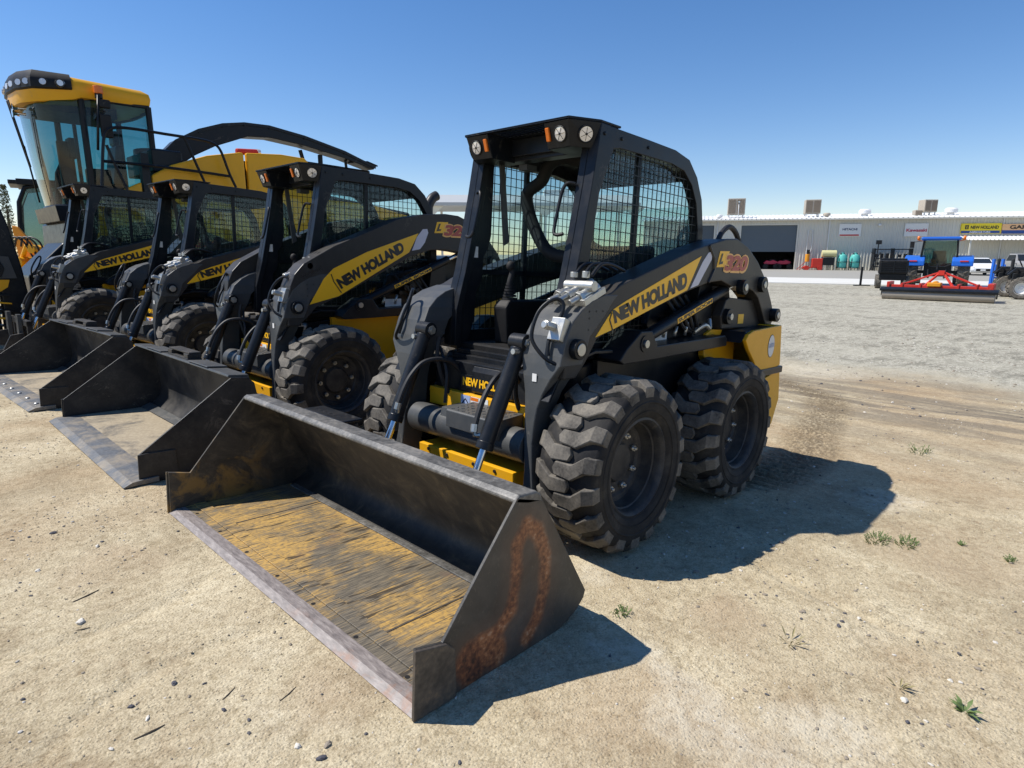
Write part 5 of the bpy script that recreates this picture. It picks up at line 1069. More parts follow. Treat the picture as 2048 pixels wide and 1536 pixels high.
# utility vehicle with slatted tailgate, left of the tractor
uv = lframe('utility_vehicle', 'black utility vehicle with a slatted cargo bed, left of the blue tractor', 'utility vehicle', 1791, 31, GZ, .05, face=True)
q = 30/FPX
m = MB(); m.box((-.66,-.4,.75),(.62,.8,1.42)); m.build('cargo_bed', 'plastic', uv, bevel=.05)
m = MB()
for i in range(6): m.box((-.55,-.43,.85+.09*i),(.52,-.39,.88+.09*i))
for x in (-.58,-.02,.52): m.box((x,-.44,.78),(x+.05,-.385,1.40))
m.build('tailgate', 'black', uv, bevel=.01)
m = MB(); m.box((-.6,-.3,.42),(.58,1.8,.75)); m.box((-.62,.8,.7),(.6,.9,1.5)); m.build('chassis', 'black', uv, bevel=.03)
for s in (1, -1): 
    for y in (0, 1.9): ag_wheel(uv, (s*.60, y, .32), .33, .25, 'zinc', 14)
# two small orchard tractors at the right edge, one with a blue loader frame beside it
def small_tractor(label, px, d, yaw, r=.55, col='charcoal'):
    t = lframe('orchard_tractor', label, 'tractor', px, d, GZ, yaw, 'small tractors at the right edge')
    for s in (1, -1): ag_wheel(t, (s*.62, 0, r), r, .32, 'white_paint', 16, .60); ag_wheel(t, (s*.55, -1.7, .36), .36, .24, 'white_paint', 14, .58)
    m = MB(); m.prism([(.3,.6),(.3,1.0),(-.3,1.1),(-.6,1.25),(-1.6,1.22),(-2.15,1.05),(-2.2,.5),(-1,.45)], 'x', -.26, .26); m.build('bonnet', col, t, bevel=.04)
    m = MB(); m.box((-.24,-.1,1.0),(.24,.35,1.15)); m.box((-.24,.3,1.1),(.24,.4,1.55)); m.build('seat', 'foam', t, bevel=.04)
    m = MB(); m.tube([(-.40,.35,.8),(-.40,.35,1.45),(.40,.35,1.45),(.40,.35,.8)], .03, 8); m.build('roll_bar', 'black', t)
    for s in (1, -1): m = MB(); m.prism([(-.5,.95),(-.2,1.22),(.25,1.22),(.5,.95),(.44,.92),(.22,1.14),(-.18,1.14),(-.43,.92)], 'x', s*.42, s*.80); m.build('fender', col, t, bevel=.01)
    m = MB(); m.cyl((0,-.5,1.1),(0,-.35,1.4),.02,6); m.tube([(.17*math.cos(k*.524),-.35+.08*math.sin(k*.524),1.42+.15*math.sin(k*.524)) for k in range(13)], .014, 6); m.build('steering_wheel', 'plastic', t)
    return t
small_tractor('small dark tractor with white rims, the nearer one cut by the right edge', 2052, 24.0, .95, .44); small_tractor('small dark tractor with white rims, the farther one beside the blue loader frame', 2022, 25.5, .95, .44)
lf = lframe('loader_frame', 'bright blue front loader frame standing right of the harrow', 'loader attachment', 2002, 29, GZ, .1)
for x in (-.30, .18): m = MB(); m.bar((x, 0, .05), (x+.10, .1, 1.50), .10, .12, (0, 1, 0)); m.tube([(x+.02,-.08,.4),(x+.06,-.08,1.25)], .035, 8); m.build('upright', 'blue_paint', lf, bevel=.01)
m = MB(); m.bar((-.3,0,.35),(.9,.1,.30),.10,.12); m.bar((-.25,0,.65),(.5,.1,.55),.08,.08); m.bar((-.35,-.05,.1),(.7,-.05,.12),.12,.15); m.box((.3,-.1,.2),(.6,.2,.5)); m.build('cross_member', 'blue_paint', lf, bevel=.01)
m = MB(); m.bar((.18,0,1.05),(1.3,.2,1.20),.05,.05); m.build('lift_ram', 'zinc', lf)
# ---- things along the wall
def by(px, y=-1.2): s = fs(px)[0]; return s*(1+y*0), y
def wthing(name, label, cat, px, y=-1.4, group=None): return fthing(name, label, cat, fs(px)[0]*1.0+y*.0, y, 0, group)
for lab, px in (('teal plastic spray tank on a frame, the left of the pair', 1680), ('teal plastic spray tank on a frame, the right of the pair', 1705)):
    t = wthing('spray_tank', lab, 'tank', px, group='teal tanks by the wall')
    m = MB(); m.lathe([(.30,.001),(.30,.40),(.45,.50),(1.35,.50),(1.62,.36),(1.72,.15),(1.86,.15),(1.87,.001)], 'z', seg=24); m.build('tank_body', 'tank', t)
    m = MB()
    for a in range(4): c, s_ = math.cos(a*1.571+.78), math.sin(a*1.571+.78); m.tube([(c*.58, s_*.58, 0), (c*.54, s_*.54, 1.2), (c*.2, s_*.2, 1.80)], .03, 6)
    for z in (.28, .9): m.tube([(.56*math.cos(k*.393), .56*math.sin(k*.393), z) for k in range(17)], .03, 6)
    m.build('frame', 'charcoal', t)
t = wthing('pump_set', 'red engine pump with an orange air cleaner beside the roller shutter', 'pump', 1622)
m = MB(); m.box((-.1,-.4,.3),(.95,.4,1.25)); m.build('tank', 'red_paint', t, bevel=.06); m = MB(); m.cyl((-.55,0,.9),(-.55,0,1.7),.22,16); m.build('air_cleaner', 'orange_paint', t, bevel=.03); m = MB(); m.cyl((-.5,0,1.7),(-.5,0,2.15),.16,12); m.build('exhaust', 'charcoal', t)
m = MB(); m.box((-1.0,-.35,.25),(1.0,.35,.35)); m.bar((-1.5,0,.05),(-.7,0,.9),.06,.06); m.bar((-1.3,-.2,.05),(-.3,0,.5),.06,.06); 
for x in (-.6,.7): m.cyl((x,-.45,.25),(x,.45,.25),.25,16)
m.build('chassis', 'red_paint', t)
t = wthing('tank_cart', 'black cart carrying a cream drum tank, between the pump and the teal tanks', 'cart', 1652)
m = MB(); m.cyl((-.65,0,1.75),(.75,0,1.75),.36,20); m.build('drum', 'cream', t, bevel=.03); m = MB(); m.box((-.55,-.4,.55),(.55,.4,1.36)); m.build('box_body', 'black', t, bevel=.03); m = MB()
for x in (-.5,.6): m.box((x,-.4,0),(x+.08,.4,.56))
m.build('stand', 'zinc', t)
t = wthing('storage_rack', 'black open rack full of dark parts by the wall, left of the tractor', 'rack', 1776)
m = MB()
for x in (-1.75,-.02,1.65): m.box((x,-.5,0),(x+.12,.5,2.3))
for z in (.4,1.2,2.15): m.box((-1.7,-.5,z),(1.7,.5,z+.1))
m.build('rack_frame', 'black', t)
m = MB()
for i in range(12): x, z = -1.5+.27*i, .5 if i % 2 else 1.3; m.cbox((x, random.uniform(-.3, .1), z+.25), (.24, .4, random.uniform(.25, .5)))
m.build('stored_part', 'charcoal', t)
t = wthing('mower', 'small grey trailed mower with one wheel in front of the rack', 'mower', 1764, -5.5)
m = MB(); m.box((-.5,-.5,.45),(1.2,.5,.62)); m.box((-.1,-.4,.62),(1.0,.4,.85)); m.build('deck', 'silver_paint', t, bevel=.03)
for x in (-.55, 1.2): m = MB(); m.lathe([(-.08,.001),(-.08,.30),(.08,.30),(.08,.001)], 'y', c=(x,-.3,.30), seg=20); m.build('wheel', 'sidewall', t)
t = wthing('auger_stand', 'spindly grey metal stand with a small head, behind the black post', 'stand', 1740, -2.5)
m = MB(); m.tube([(0,0,0),(.1,0,2.9)], .05, 6); m.tube([(-.5,0,0),(.0,0,1.2),(.4,0,1.9)], .04, 6); m.cbox((.1,0,2.9),(.5,.2,.4)); m.tube([(-.5,0,1.9),(.2,0,1.5)], .03, 6); m.build('stand_frame', 'charcoal', t)
t = lframe('black_post', 'lone black post standing at the edge of the concrete apron', 'post', 1728, 1.713*FPX/(571-508.4), GZ); m = MB(); m.cyl((0,0,0),(0,0,1.03),.06,12); m.build('post', 'black', t); m = MB(); m.box((-.35,-.1,0),(.5,.1,.05)); m.build('base_shadow', 'black', t)  # flat black slab at the base stands in for the post's shadow
# dark quad bikes inside the open doorway
for i, (px, lab) in enumerate(((1545, 'dark quad bike with red bodywork inside the half-open shutter, left one'), (1572, 'dark quad bike with red bodywork inside the half-open shutter, right one'))):
    t = wthing('quad_bike', lab, 'quad bike', px, 1.2, 'quad bikes inside the workshop')
    m = MB(); m.prism([(-.75,.75),(-.45,1.0),(-.1,.95),(.2,1.05),(.75,.85),(.6,.6),(-.6,.55)], 'y', -.3, .3); m.build('bodywork', 'crimson', t, bevel=.04)
    for x in (-.55, .55): m = MB(); m.lathe([(-.14,.001),(-.14,.30),(.14,.30),(.14,.001)], 'y', c=(x,-.42,.32), seg=18); m.build('wheel', 'sidewall', t)
    m = MB(); m.tube([(-.45,-.4,1.25),(-.4,0,1.1),(-.45,.4,1.25)], .03, 6); m.box((-.1,-.25,.98),(.5,.25,1.12)); m.build('handlebar', 'plastic', t)

# ------------------------------------------------------------------ concrete apron in front of the building
M['concrete'] = paint('concrete apron', (.62, .61, .56), .8, dust=.35, dustcol=(.42, .37, .29), scale=.8); M['asphalt_old'] = paint('old paving', (.30, .29, .26), .85, dust=.4, dustcol=(.38, .34, .26), scale=.6)
def slab(name, pts, mat, z):
    m = MB(); m.prism([(p.x, p.y) for p in pts], 'z', GZ-.2, z); o = m.build(name, mat); o['kind'] = 'structure'; return o
def gp(px, py): return on_ground(px, py, GZ)
Lf = E1*400; 
a, b = gp(1560, 566.5), gp(2040, 577.5); a2, b2 = gp(1560, 556), gp(2040, 565.5); e = (b-a).normalized(); e2 = (b2-a2).normalized()
slab('concrete_apron', [a-e*60, b+e*40, b2+e2*60, a2-e2*80], 'concrete', GZ+.05)
w0 = on_fac(S0-60, -.02, 0); w1 = on_fac(S1+60, -.02, 0)
slab('paved_yard', [a2-e2*80, b2+e2*60, w1, w0], 'asphalt_old', GZ+.035)
# distant trees on the skyline
def tree(px, d, h, w_, label, seed, name='tree'):
    rnd = random.Random(seed); p = at_depth(px, 507, d); t = thing(name, label, 'tree', (p.x, p.y, GZ), (0, 0, rnd.uniform(0, 6)))
    m = MB(); m.tube([(0, 0, 0), (.05*w_, 0, h*.4), (0, .04*w_, h*.8)], .1, 8, rads=[h*.03, h*.022, h*.006]); m.build('trunk', 'bark', t)
    bm = bmesh.new()
    for i in range(2200):
        z = rnd.uniform(.12, 1); rr = w_/2*(1-abs(z-.35)/.75)**.6*rnd.random()**.5*(1+.35*noise.noise(Vector((z*6, seed, i*.01)))); a = rnd.uniform(0, 6.28); c = Vector((math.cos(a)*rr, math.sin(a)*rr, z*h)); s_ = rnd.uniform(.03, .07)*w_
        u = Vector((rnd.uniform(-1, 1), rnd.uniform(-1, 1), rnd.uniform(-1, 1))).normalized(); v = u.orthogonal().normalized(); bm.faces.new([bm.verts.new(c+u*s_), bm.verts.new(c+v*s_*.6), bm.verts.new(c-u*s_), bm.verts.new(c-v*s_*.6)])
    me = bpy.data.meshes.new('crown'); bm.to_mesh(me); bm.free(); me.materials.append(M['leaf']); o = bpy.data.objects.new('crown', me); sc.collection.objects.link(o); o.parent = t
M['leaf'] = flat('foliage', (.075, .085, .035), .8, var=.5, scale=6); M['bark'] = flat('bark', (.09, .07, .05), .9)
tree(27, 34, 5.3, .9, 'slim dull green tree rising behind the header at the left edge', 3)
# ------------------------------------------------------------------ weeds and stones
M['weed'] = flat('weed green', (.12, .17, .05), .7, var=.4, scale=60); M['straw'] = flat('dry stalk', (.30, .26, .13), .8)
def gpt(px, py):
    d = ray(px, py); t = (0-CAM.z)/d.z
    for _ in range(6): p = CAM+d*t; t += (gz(p.x, p.y)-p.z)/d.z
    return CAM+d*t
def weed(px, py, w_, h, label, seed, blades=60, kind='tuft'):
    rnd = random.Random(seed); p = gpt(px, py); bm = bmesh.new()
    for i in range(blades):
        a = rnd.uniform(0, 6.28); r = rnd.random()**.6*w_/2; b = Vector((math.cos(a)*r*(.25 if kind == 'rosette' else 1), math.sin(a)*r*(.25 if kind == 'rosette' else .55), 0))
        d = Vector((math.cos(a), math.sin(a), rnd.uniform(.5, 1.6) if kind != 'rosette' else rnd.uniform(.2, 1.0))).normalized(); l = h*rnd.uniform(.5, 1.1)
        n = 1 if kind != 'tuft' else 3
        for k in range(n):
            b2 = b+d*l*k/n*.8; dd = (d+Vector((rnd.uniform(-.6, .6), rnd.uniform(-.6, .6), rnd.uniform(-.3, .4)))*(.9 if kind == 'tuft' else .1)).normalized(); sd_ = dd.cross(Vector((0, 0, 1))).normalized()*(.0035 if kind != 'rosette' else .006)
            ll = l/n if kind == 'tuft' else l; m1 = b2+dd*ll*.5+Vector((0, 0, .004)); e_ = b2+dd*ll-Vector((0, 0, .15*ll if kind == 'rosette' else 0))
            v = [bm.verts.new(q) for q in (b2, m1+sd_, e_, m1-sd_)]; bm.faces.new(v)
    me = bpy.data.meshes.new('weed'); bm.to_mesh(me); bm.free(); me.materials.append(M['weed'] if kind != 'stalk' else M['straw']); o = bpy.data.objects.new('weed', me); sc.collection.objects.link(o); o.location = (p.x, p.y, p.z-.002)
    tag(o, label, 'weed', 'weeds growing in the dirt')
weed(1755, 1080, .17, .032, 'low green weed patch at the tip of the big shadow, left half', 1, 90); weed(1812, 1088, .15, .032, 'low green weed patch just beyond the tip of the big shadow, right half', 2, 80)
weed(1838, 905, .20, .09, 'sprawling green weed in open dirt behind the rear wheel', 3, 34); weed(1245, 1228, .07, .03, 'small green weed between bucket and its shadow', 4, 36)
weed(1930, 1425, .05, .055, 'little leafy seedling near the bottom right corner', 5, 16, 'rosette'); weed(2020, 1122, .05, .03, 'tiny green weed near the right edge', 6, 40); weed(1800, 1375, .03, .06, 'upright thin seedling among pale pebbles', 7, 8, 'stalk'); weed(1580, 1285, .06, .06, 'dry straw stalk lying in the dirt right of the bucket shadow', 8, 9, 'stalk'); weed(1920, 1090, .03, .03, 'faint weed sprig in dry dirt to the right', 9, 20)
def stone(px, py, r, mat, label, seed):
    p = gpt(px, py); bm = bmesh.new(); g = bmesh.ops.create_icosphere(bm, subdivisions=2, radius=1); rnd = random.Random(seed); sx_, sy_ = rnd.uniform(.9, 1.5), rnd.uniform(.6, .9)
    for v in g['verts']: n = 1+.5*noise.noise(v.co*1.3+Vector((seed*3.1, 0, 0))); v.co = Vector((v.co.x*sx_*n, v.co.y*sy_*n, v.co.z*.6*n))*r
    me = bpy.data.meshes.new('stone'); bm.to_mesh(me); bm.free(); me.materials.append(M[mat]); o = bpy.data.objects.new('stone', me); sc.collection.objects.link(o); o.location = (p.x, p.y, p.z+r*.2); o.rotation_euler.z = rnd.uniform(0, 6); tag(o, label, 'stone', 'larger stones on the dirt')
for nm, c in (('stone dark', (.07, .07, .085)), ('stone mid', (.26, .22, .17)), ('stone pale', (.62, .58, .50))): M[nm] = paint(nm, c, .8, dust=.25, scale=40)
for px, py, r, mt, lab in ((107, 1067, .013, 'stone dark', 'dark stone alone at the far left, below the loader buckets'), (195, 1093, .010, 'stone pale', 'pale flat stone at left beside a smaller chip'), (76, 1142, .010, 'stone pale', 'whitish stone near the left edge'), (162, 1245, .016, 'stone pale', 'cream flat shard with a dark twig beneath it'), (224, 1186, .006, 'stone dark', 'small dark bluish stone left of centre'), (262, 1414, .008, 'stone dark', 'blue-black stone in the lower left'), (348, 1367, .008, 'stone dark', 'pointed black stone above the twig'), (448, 1421, .008, 'stone dark', 'black stone near the bottom, left of the bucket tip'), (498, 1440, .006, 'stone dark', 'small black stone at the bottom, right of the other black ones'), (596, 1494, .010, 'stone pale', 'two-tone pale stone on the bottom edge'), (656, 1490, .009, 'stone mid', 'brown stone with a shadow on the bottom edge'), (642, 1518, .011, 'stone dark', 'large slate coloured stone at the very bottom'), (295, 1438, .007, 'stone pale', 'small cream stone in the lower left'), (1677, 1252, .009, 'stone dark', 'slate chip in the open dirt right of the shadows'), (1808, 1402, .013, 'stone pale', 'white stone beside the thin seedling'), (1900, 1362, .009, 'stone pale', 'pale oval stone near the right edge'), (1815, 1445, .008, 'stone dark', 'dark stone below the white ones at lower right'), (1527, 1252, .008, 'stone mid', 'tan stone right of the bucket shadow'), (545, 1205, .006, 'stone pale', 'small square white chip beside the cutting edge')):
    stone(px, py, r, mt, lab, px)
def twig(p0, p1, r, label):
    a, b = gpt(*p0), gpt(*p1); m = MB(); c = (a+b)/2; c.z = gz(c.x, c.y); c += Vector((.003, .003, 0)); m.tube([a+Vector((0, 0, r*.5)), c+Vector((0, 0, r*.8)), b+Vector((0, 0, r*.5))], r, 5, rads=[r*.6, r, r*.5]); tag(m.build('twig', 'bark'), label, 'twig', 'twigs on the dirt')
twig((145, 1205), (198, 1180), .0028, 'dark twig at left above the cream shard'); twig((268, 1480), (330, 1450), .0028, 'dark twig in the lower left corner area'); twig((560, 1402), (592, 1374), .002, 'thin twig in the dirt left of the bucket tip'); twig((153, 1261), (180, 1255), .002, 'short dark twig under the cream shard'); twig((445, 1400), (470, 1375), .002, 'short twig above the black stones')
# ------------------------------------------------------------------ the yard
def ground_mat():
    m, t, b = new_mat('yard dirt and gravel'); v = coord(t, kind='Object'); sx = N(t, 'ShaderNodeSeparateXYZ'); t.links.new(v, sx.inputs[0])
    n0 = noise_n(t, v, .35, 4, .55, .3); n1 = noise_n(t, v, 2.2, 6, .6, .4); n2 = noise_n(t, v, 24, 5, .65); n3 = noise_n(t, v, 120, 4, .7)
    dirt = ramp(t, math_n(t, 'ADD', math_n(t, 'MULTIPLY', n1, .6), math_n(t, 'MULTIPLY', n2, .4)), [(.36, (.35, .285, .195)), (.46, (.47, .405, .29)), (.56, (.55, .485, .355)), (.68, (.65, .59, .45))])
    dirt = mixc(t, ramp(t, n0, [(.50, (0, 0, 0)), (.66, (.55, .55, .55))]), dirt, (.36, .245, .145))
    sp = N(t, 'ShaderNodeTexVoronoi'); sp.inputs['Scale'].default_value = 85; t.links.new(v, sp.inputs['Vector'])
    grain = ramp(t, sp.outputs['Distance'], [(.12, (.0, .0, .0)), (.45, (1, 1, 1))])
    dirt = mixc(t, math_n(t, 'MULTIPLY', math_n(t, 'SUBTRACT', 1, grain), ramp(t, n1, [(.4, (0, 0, 0)), (.6, (.16, .16, .16))])), dirt, (.25, .215, .17))
    cr = N(t, 'ShaderNodeTexVoronoi', feature='DISTANCE_TO_EDGE'); cr.inputs['Scale'].default_value = 2.6; wv = N(t, 'ShaderNodeVectorMath', operation='ADD'); wn = N(t, 'ShaderNodeTexNoise'); wn.inputs['Scale'].default_value = 3; wn.inputs['Detail'].default_value = 6; t.links.new(v, wn.inputs['Vector']); t.links.new(v, wv.inputs[0]); t.links.new(wn.outputs['Color'], wv.inputs[1]); t.links.new(wv.outputs[0], cr.inputs['Vector'])
    crk = math_n(t, 'MULTIPLY', ramp(t, cr.outputs['Distance'], [(.0, (1, 1, 1)), (.012, (0, 0, 0))]), ramp(t, n1, [(.46, (0, 0, 0)), (.58, (1, 1, 1))])); dirt = mixc(t, math_n(t, 'MULTIPLY', crk, .55), dirt, (.16, .13, .09))
    bl = noise_n(t, coord(t, (1, 1, 1), (0, 0, .6)), 1.1, 7, .72, .3); dirt = mixc(t, ramp(t, bl, [(.50, (0, 0, 0)), (.62, (.42, .42, .42))]), dirt, (.255, .205, .135)); dirt = mixc(t, ramp(t, bl, [(.32, (.35, .35, .35)), (.42, (0, 0, 0))]), dirt, (.66, .61, .49))
    dirt = mixc(t, 1.0, dirt, ramp(t, noise_n(t, v, 150, 5, .8), [(.34, (.60, .57, .52)), (.47, (.93, .92, .90)), (.58, (1.08, 1.08, 1.07)), (.70, (1.2, 1.2, 1.2))]), 'MULTIPLY')  # fine speckle: grain tone plus tiny crumb shadows put into the colour
    dirt = mixc(t, 1.0, dirt, ramp(t, noise_n(t, v, 38, 4, .7, 1.0), [(.36, (.78, .76, .72)), (.5, (1, 1, 1)), (.66, (1.1, 1.1, 1.1))]), 'MULTIPLY')
    dirt = mixc(t, 1.0, dirt, (1.0, .965, .895), 'MULTIPLY')
    # crushed gravel further out: greyer, finer
    gv = ramp(t, noise_n(t, v, 26, 5, .85), [(.36, (.09, .088, .062)), (.47, (.31, .285, .225)), (.56, (.47, .44, .35)), (.68, (.64, .60, .49))])
    g2 = noise_n(t, coord(t, (.9, 2.2, 1), (0, 0, .2)), 2.2, 6, .7, .5); gv = mixc(t, ramp(t, g2, [(.40, (.65, .65, .65)), (.52, (0, 0, 0))]), gv, (.155, .145, .11))
    g1 = noise_n(t, coord(t, (.6, .15, 1)), 1.6, 5, .6, .4); gv = mixc(t, ramp(t, g1, [(.42, (0, 0, 0)), (.6, (.4, .4, .4))]), gv, (.46, .43, .34))
    far = math_n(t, 'ADD', sx.outputs[0], math_n(t, 'MULTIPLY', math_n(t, 'SUBTRACT', n0, .5), 5.0)); far = math_n(t, 'ADD', far, math_n(t, 'MULTIPLY', math_n(t, 'SUBTRACT', n1, .5), 2.0))
    ff = N(t, 'ShaderNodeMapRange'); ff.inputs['From Min'].default_value = -6.0; ff.inputs['From Max'].default_value = -8.6; t.links.new(far, ff.inputs['Value'])
    c = mixc(t, ff.outputs[0], dirt, gv)
    bd_ = noise_n(t, coord(t, (2.6, .35, 1), (0, 0, -.15)), 1.1, 5, .65, .5); bw = math_n(t, 'MULTIPLY', math_n(t, 'SUBTRACT', 1, math_n(t, 'MULTIPLY', math_n(t, 'ABSOLUTE', math_n(t, 'ADD', sx.outputs[0], 5.4)), .36), clamp=True), ramp(t, bd_, [(.42, (0, 0, 0)), (.54, (1, 1, 1))])); c = mixc(t, math_n(t, 'MULTIPLY', bw, .95), c, mixc(t, n2, (.09, .075, .055), (.30, .25, .18)))
    # dark churned wheel track behind the rear wheel (colour attribute laid down with the ruts)
    at = N(t, 'ShaderNodeAttribute'); at.attribute_name = 'churn'; n4 = noise_n(t, v, 45, 4, .6); asep = N(t, 'ShaderNodeSeparateColor'); t.links.new(at.outputs['Color'], asep.inputs[0]); c = mixc(t, math_n(t, 'MULTIPLY', asep.outputs[1], ramp(t, n1, [(.35, (.1, .1, .1)), (.55, (.42, .42, .42))])), c, (.32, .215, .13)); c = mixc(t, math_n(t, 'MULTIPLY', asep.outputs[2], ramp(t, n2, [(.3, (.08, .08, .08)), (.6, (.55, .55, .55))])), c, (.64, .58, .45)); ch = math_n(t, 'MULTIPLY', asep.outputs[0], ramp(t, n4, [(.3, (.2, .2, .2)), (.6, (1, 1, 1))])); c = mixc(t, math_n(t, 'MULTIPLY', ch, .92), c, (.13, .10, .065))
    t.links.new(c, b.inputs['Base Color']); b.inputs['Roughness'].default_value = .92; b.inputs['Specular IOR Level'].default_value = .15
    h = math_n(t, 'ADD', math_n(t, 'MULTIPLY', n2, .5), math_n(t, 'MULTIPLY', n3, .35)); h = math_n(t, 'ADD', h, math_n(t, 'MULTIPLY', grain, .15))
    bump(t, b, h, .9, .014); return m
GM = ground_mat()
def churn(x, y):
    # ruts leave the rear left wheel and sweep out behind the loader
    best = 0
    for (cx, cy, r) in TRACK:
        d = math.hypot(x-cx, y-cy)
        if d < r: best = max(best, 1-(d/r)**2.5)
    return best
_TP = [(-1.5,.68),(-1.73,.79),(-2.13,.80),(-2.58,.78),(-3.0,.62),(-3.6,.50),(-4.33,.36),(-5.1,.12),(-5.6,-.4),(-6.4,-1.4)]
TRACK = [(a[0]+(b[0]-a[0])*k/4, a[1]+(b[1]-a[1])*k/4, .27) for a, b in zip(_TP, _TP[1:]) for k in range(4)]
def sheet(xs, ys, name, zf, drop=0):
    bm = bmesh.new(); g = [[bm.verts.new((x, y, zf(x, y)-drop)) for y in ys] for x in xs]
    for i in range(len(xs)-1):
        for j in range(len(ys)-1): bm.faces.new((g[i][j], g[i+1][j], g[i+1][j+1], g[i][j+1])).smooth = True
    me = bpy.data.meshes.new(name); bm.to_mesh(me); bm.free(); me.materials.append(GM); o = bpy.data.objects.new(name, me); sc.collection.objects.link(o); o['kind'] = 'structure'; return o
def grade(lo, hi, a, b, fine, k):
    """coordinates fine between a and b, growing outside"""
    p = [a+(b-a)*i/int((b-a)/fine) for i in range(int((b-a)/fine)+1)]; s = fine; q = a
    while q > lo: s *= k; q -= s; p.insert(0, q)
    s = fine; q = b
    while q < hi: s *= k; q += s; p.append(q)
    return p
_ru = [[(60, 1530), (180, 1420), (330, 1330), (520, 1255), (640, 1230)], [(-40, 1330), (150, 1280), (350, 1200), (420, 1150)], [(1500, 1120), (1650, 1200), (1850, 1290), (2060, 1360)], [(1700, 980), (1850, 1020), (2060, 1050)]]
RUTS = []
for L_ in _ru:
    q_ = [gpt(*p) for p in L_]; RUTS += [(a.x, a.y, b.x, b.y) for a, b in zip(q_, q_[1:])]
def rut(x, y):
    z = 0
    for ax, ay, bx, by in RUTS:
        dx, dy = bx-ax, by-ay; L2 = dx*dx+dy*dy; h = ((x-ax)*dx+(y-ay)*dy)/L2
        if -.02 < h < 1.02:
            d = abs((x-ax)*dy-(y-ay)*dx)/math.sqrt(L2)+.015*noise.noise(Vector((x*4, y*4, 2)))
            if d < .12: z = min(z, -.008*math.exp(-(d/.03)**2)+.004*math.exp(-((d-.065)/.02)**2))
    return z
def zfun(x, y):
    far = abs(x) > 12 or abs(y) > 12
    z = gz(x, y, not far); c = churn(x, y) if not far else 0
    if not far: z += rut(x, y)
    if c > 0: z += c*(.016*math.sin(x*66+7*abs(y-.6)+noise.noise(Vector((x*3, y*3, 0)))*3)+.010*noise.noise(Vector((x*14, y*14, 0)))-.004)
    return z
gnd = sheet(grade(-900, 60, -5.4, 2.6, .019, 1.09), grade(-500, 500, -4.0, 3.2, .019, 1.09), 'ground', zfun)
ca = gnd.data.color_attributes.new('churn', 'FLOAT_COLOR', 'POINT')
BROWN = [(gpt(690, 1370), .13), (gpt(1300, 1460), .22), (gpt(1420, 1530), .2), (gpt(1900, 1110), .28), (gpt(1460, 1240), .12), (gpt(250, 1120), .15), (gpt(640, 1190), .08)]
_pl = [(1270, 1305), (1330, 1370), (1390, 1425), (1470, 1480), (1560, 1520)]; PALE = [(gpt(a[0]+(b[0]-a[0])*k/4, a[1]+(b[1]-a[1])*k/4), .065) for a, b in zip(_pl, _pl[1:]) for k in range(4)] + [(gpt(1150, 1140), .10), (gpt(1650, 1470), .10), (gpt(1760, 1000), .16), (gpt(1640, 745), .5)]
def blob(L_, x, y):
    b = 0
    for p, r in L_:
        d = math.hypot(x-p.x, y-p.y)
        if d < r*1.6: b = max(b, 1-(d/(r*1.6))**2)
    return b
for v in gnd.data.vertices:
    x, y = v.co.x, v.co.y
    if abs(x) < 9 and abs(y) < 9: n_ = .10*noise.noise(Vector((x*5, y*5, 1))); ca.data[v.index].color = (churn(x, y), blob(BROWN, x+n_, y+n_), blob(PALE, x+n_, y-n_), 1)
    else: ca.data[v.index].color = (0, 0, 0, 1)
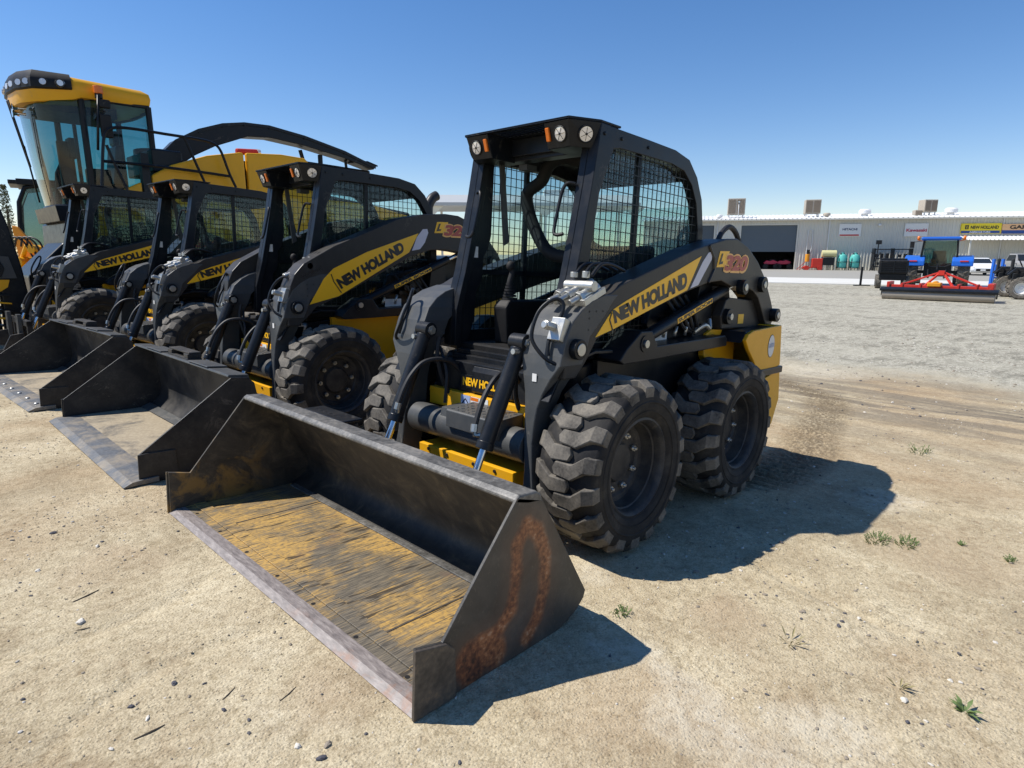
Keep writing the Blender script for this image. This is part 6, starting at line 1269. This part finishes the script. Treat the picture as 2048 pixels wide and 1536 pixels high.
# pebbles: crushed stone nobody could count, as one object of stuff
_t = bmesh.new(); bmesh.ops.create_icosphere(_t, subdivisions=1, radius=1); _t.verts.ensure_lookup_table(); ICO_V = [v.co.copy() for v in _t.verts]; ICO_F = [[v.index for v in f.verts] for f in _t.faces]; _t.free()
def rock(bm, c, r, seed, flat_=.6):
    g = {'verts': [bm.verts.new(v) for v in ICO_V]}; [bm.faces.new([g['verts'][i] for i in f]) for f in ICO_F]; rot = Matrix.Rotation(seed*7.1 % 6.28, 3, 'Z')
    sx_, sy_ = random.uniform(.7, 1.4), random.uniform(.6, 1.1)
    for v in g['verts']:
        n = 1+.45*noise.noise(v.co*1.7+Vector((seed, seed*2, 0))); v.co = rot @ Vector((v.co.x*sx_*n, v.co.y*sy_*n, v.co.z*flat_*n))*r+Vector(c)
MI = []; bm = bmesh.new(); mats = ['stone dark', 'stone mid', 'stone pale', 'dirt clod']
def scatter(n, xr, yr, rmin, rmax, cond=None):
    for i in range(n):
        x, y = random.uniform(*xr), random.uniform(*yr)
        if noise.noise(Vector((x*1.4, y*1.4, 5))) < random.uniform(-.5, .35): continue
        r = rmin+(rmax-rmin)*random.random()**4; n0 = len(bm.faces)
        rock(bm, (x, y, gz(x, y)+r*.15), r, random.uniform(0, 90)); MI.append((n0, len(bm.faces), 3 if cond else random.choice((0, 1, 1, 1, 2, 2))))
DI = 3
scatter(16000, (-1.6, 2.3), (-2.4, 2.7), .0015, .0055, True); scatter(9000, (-5, 0), (.9, 3.6), .0025, .008, True); scatter(6000, (.0, 2.4), (-5, -1), .002, .007, True)
scatter(7000, (-1.2, 2.3), (-2.2, 2.6), .0012, .008); scatter(2500, (-5, 0), (.9, 3.4), .002, .011); scatter(2200, (.4, 2.4), (-5, -1), .002, .009); scatter(3800, (-13, -4), (-4, 6.5), .006, .022)
for nm, c in (('dirt clod', (.42, .35, .235)), ('stone dark', (.075, .075, .085)), ('stone mid', (.26, .22, .17)), ('stone pale', (.58, .54, .47))): M[nm] = paint(nm, c, .8, dust=.25, scale=40)
me = bpy.data.meshes.new('gravel'); bm.to_mesh(me); bm.free()
for a_, b_, mi in MI:
    for i in range(a_, b_): me.polygons[i].material_index = mi
for nm in mats: me.materials.append(M[nm])
o = bpy.data.objects.new('gravel', me); sc.collection.objects.link(o); o['kind'] = 'stuff'; o['label'] = 'loose grit and small pebbles strewn over the dirt'; o['category'] = 'gravel'
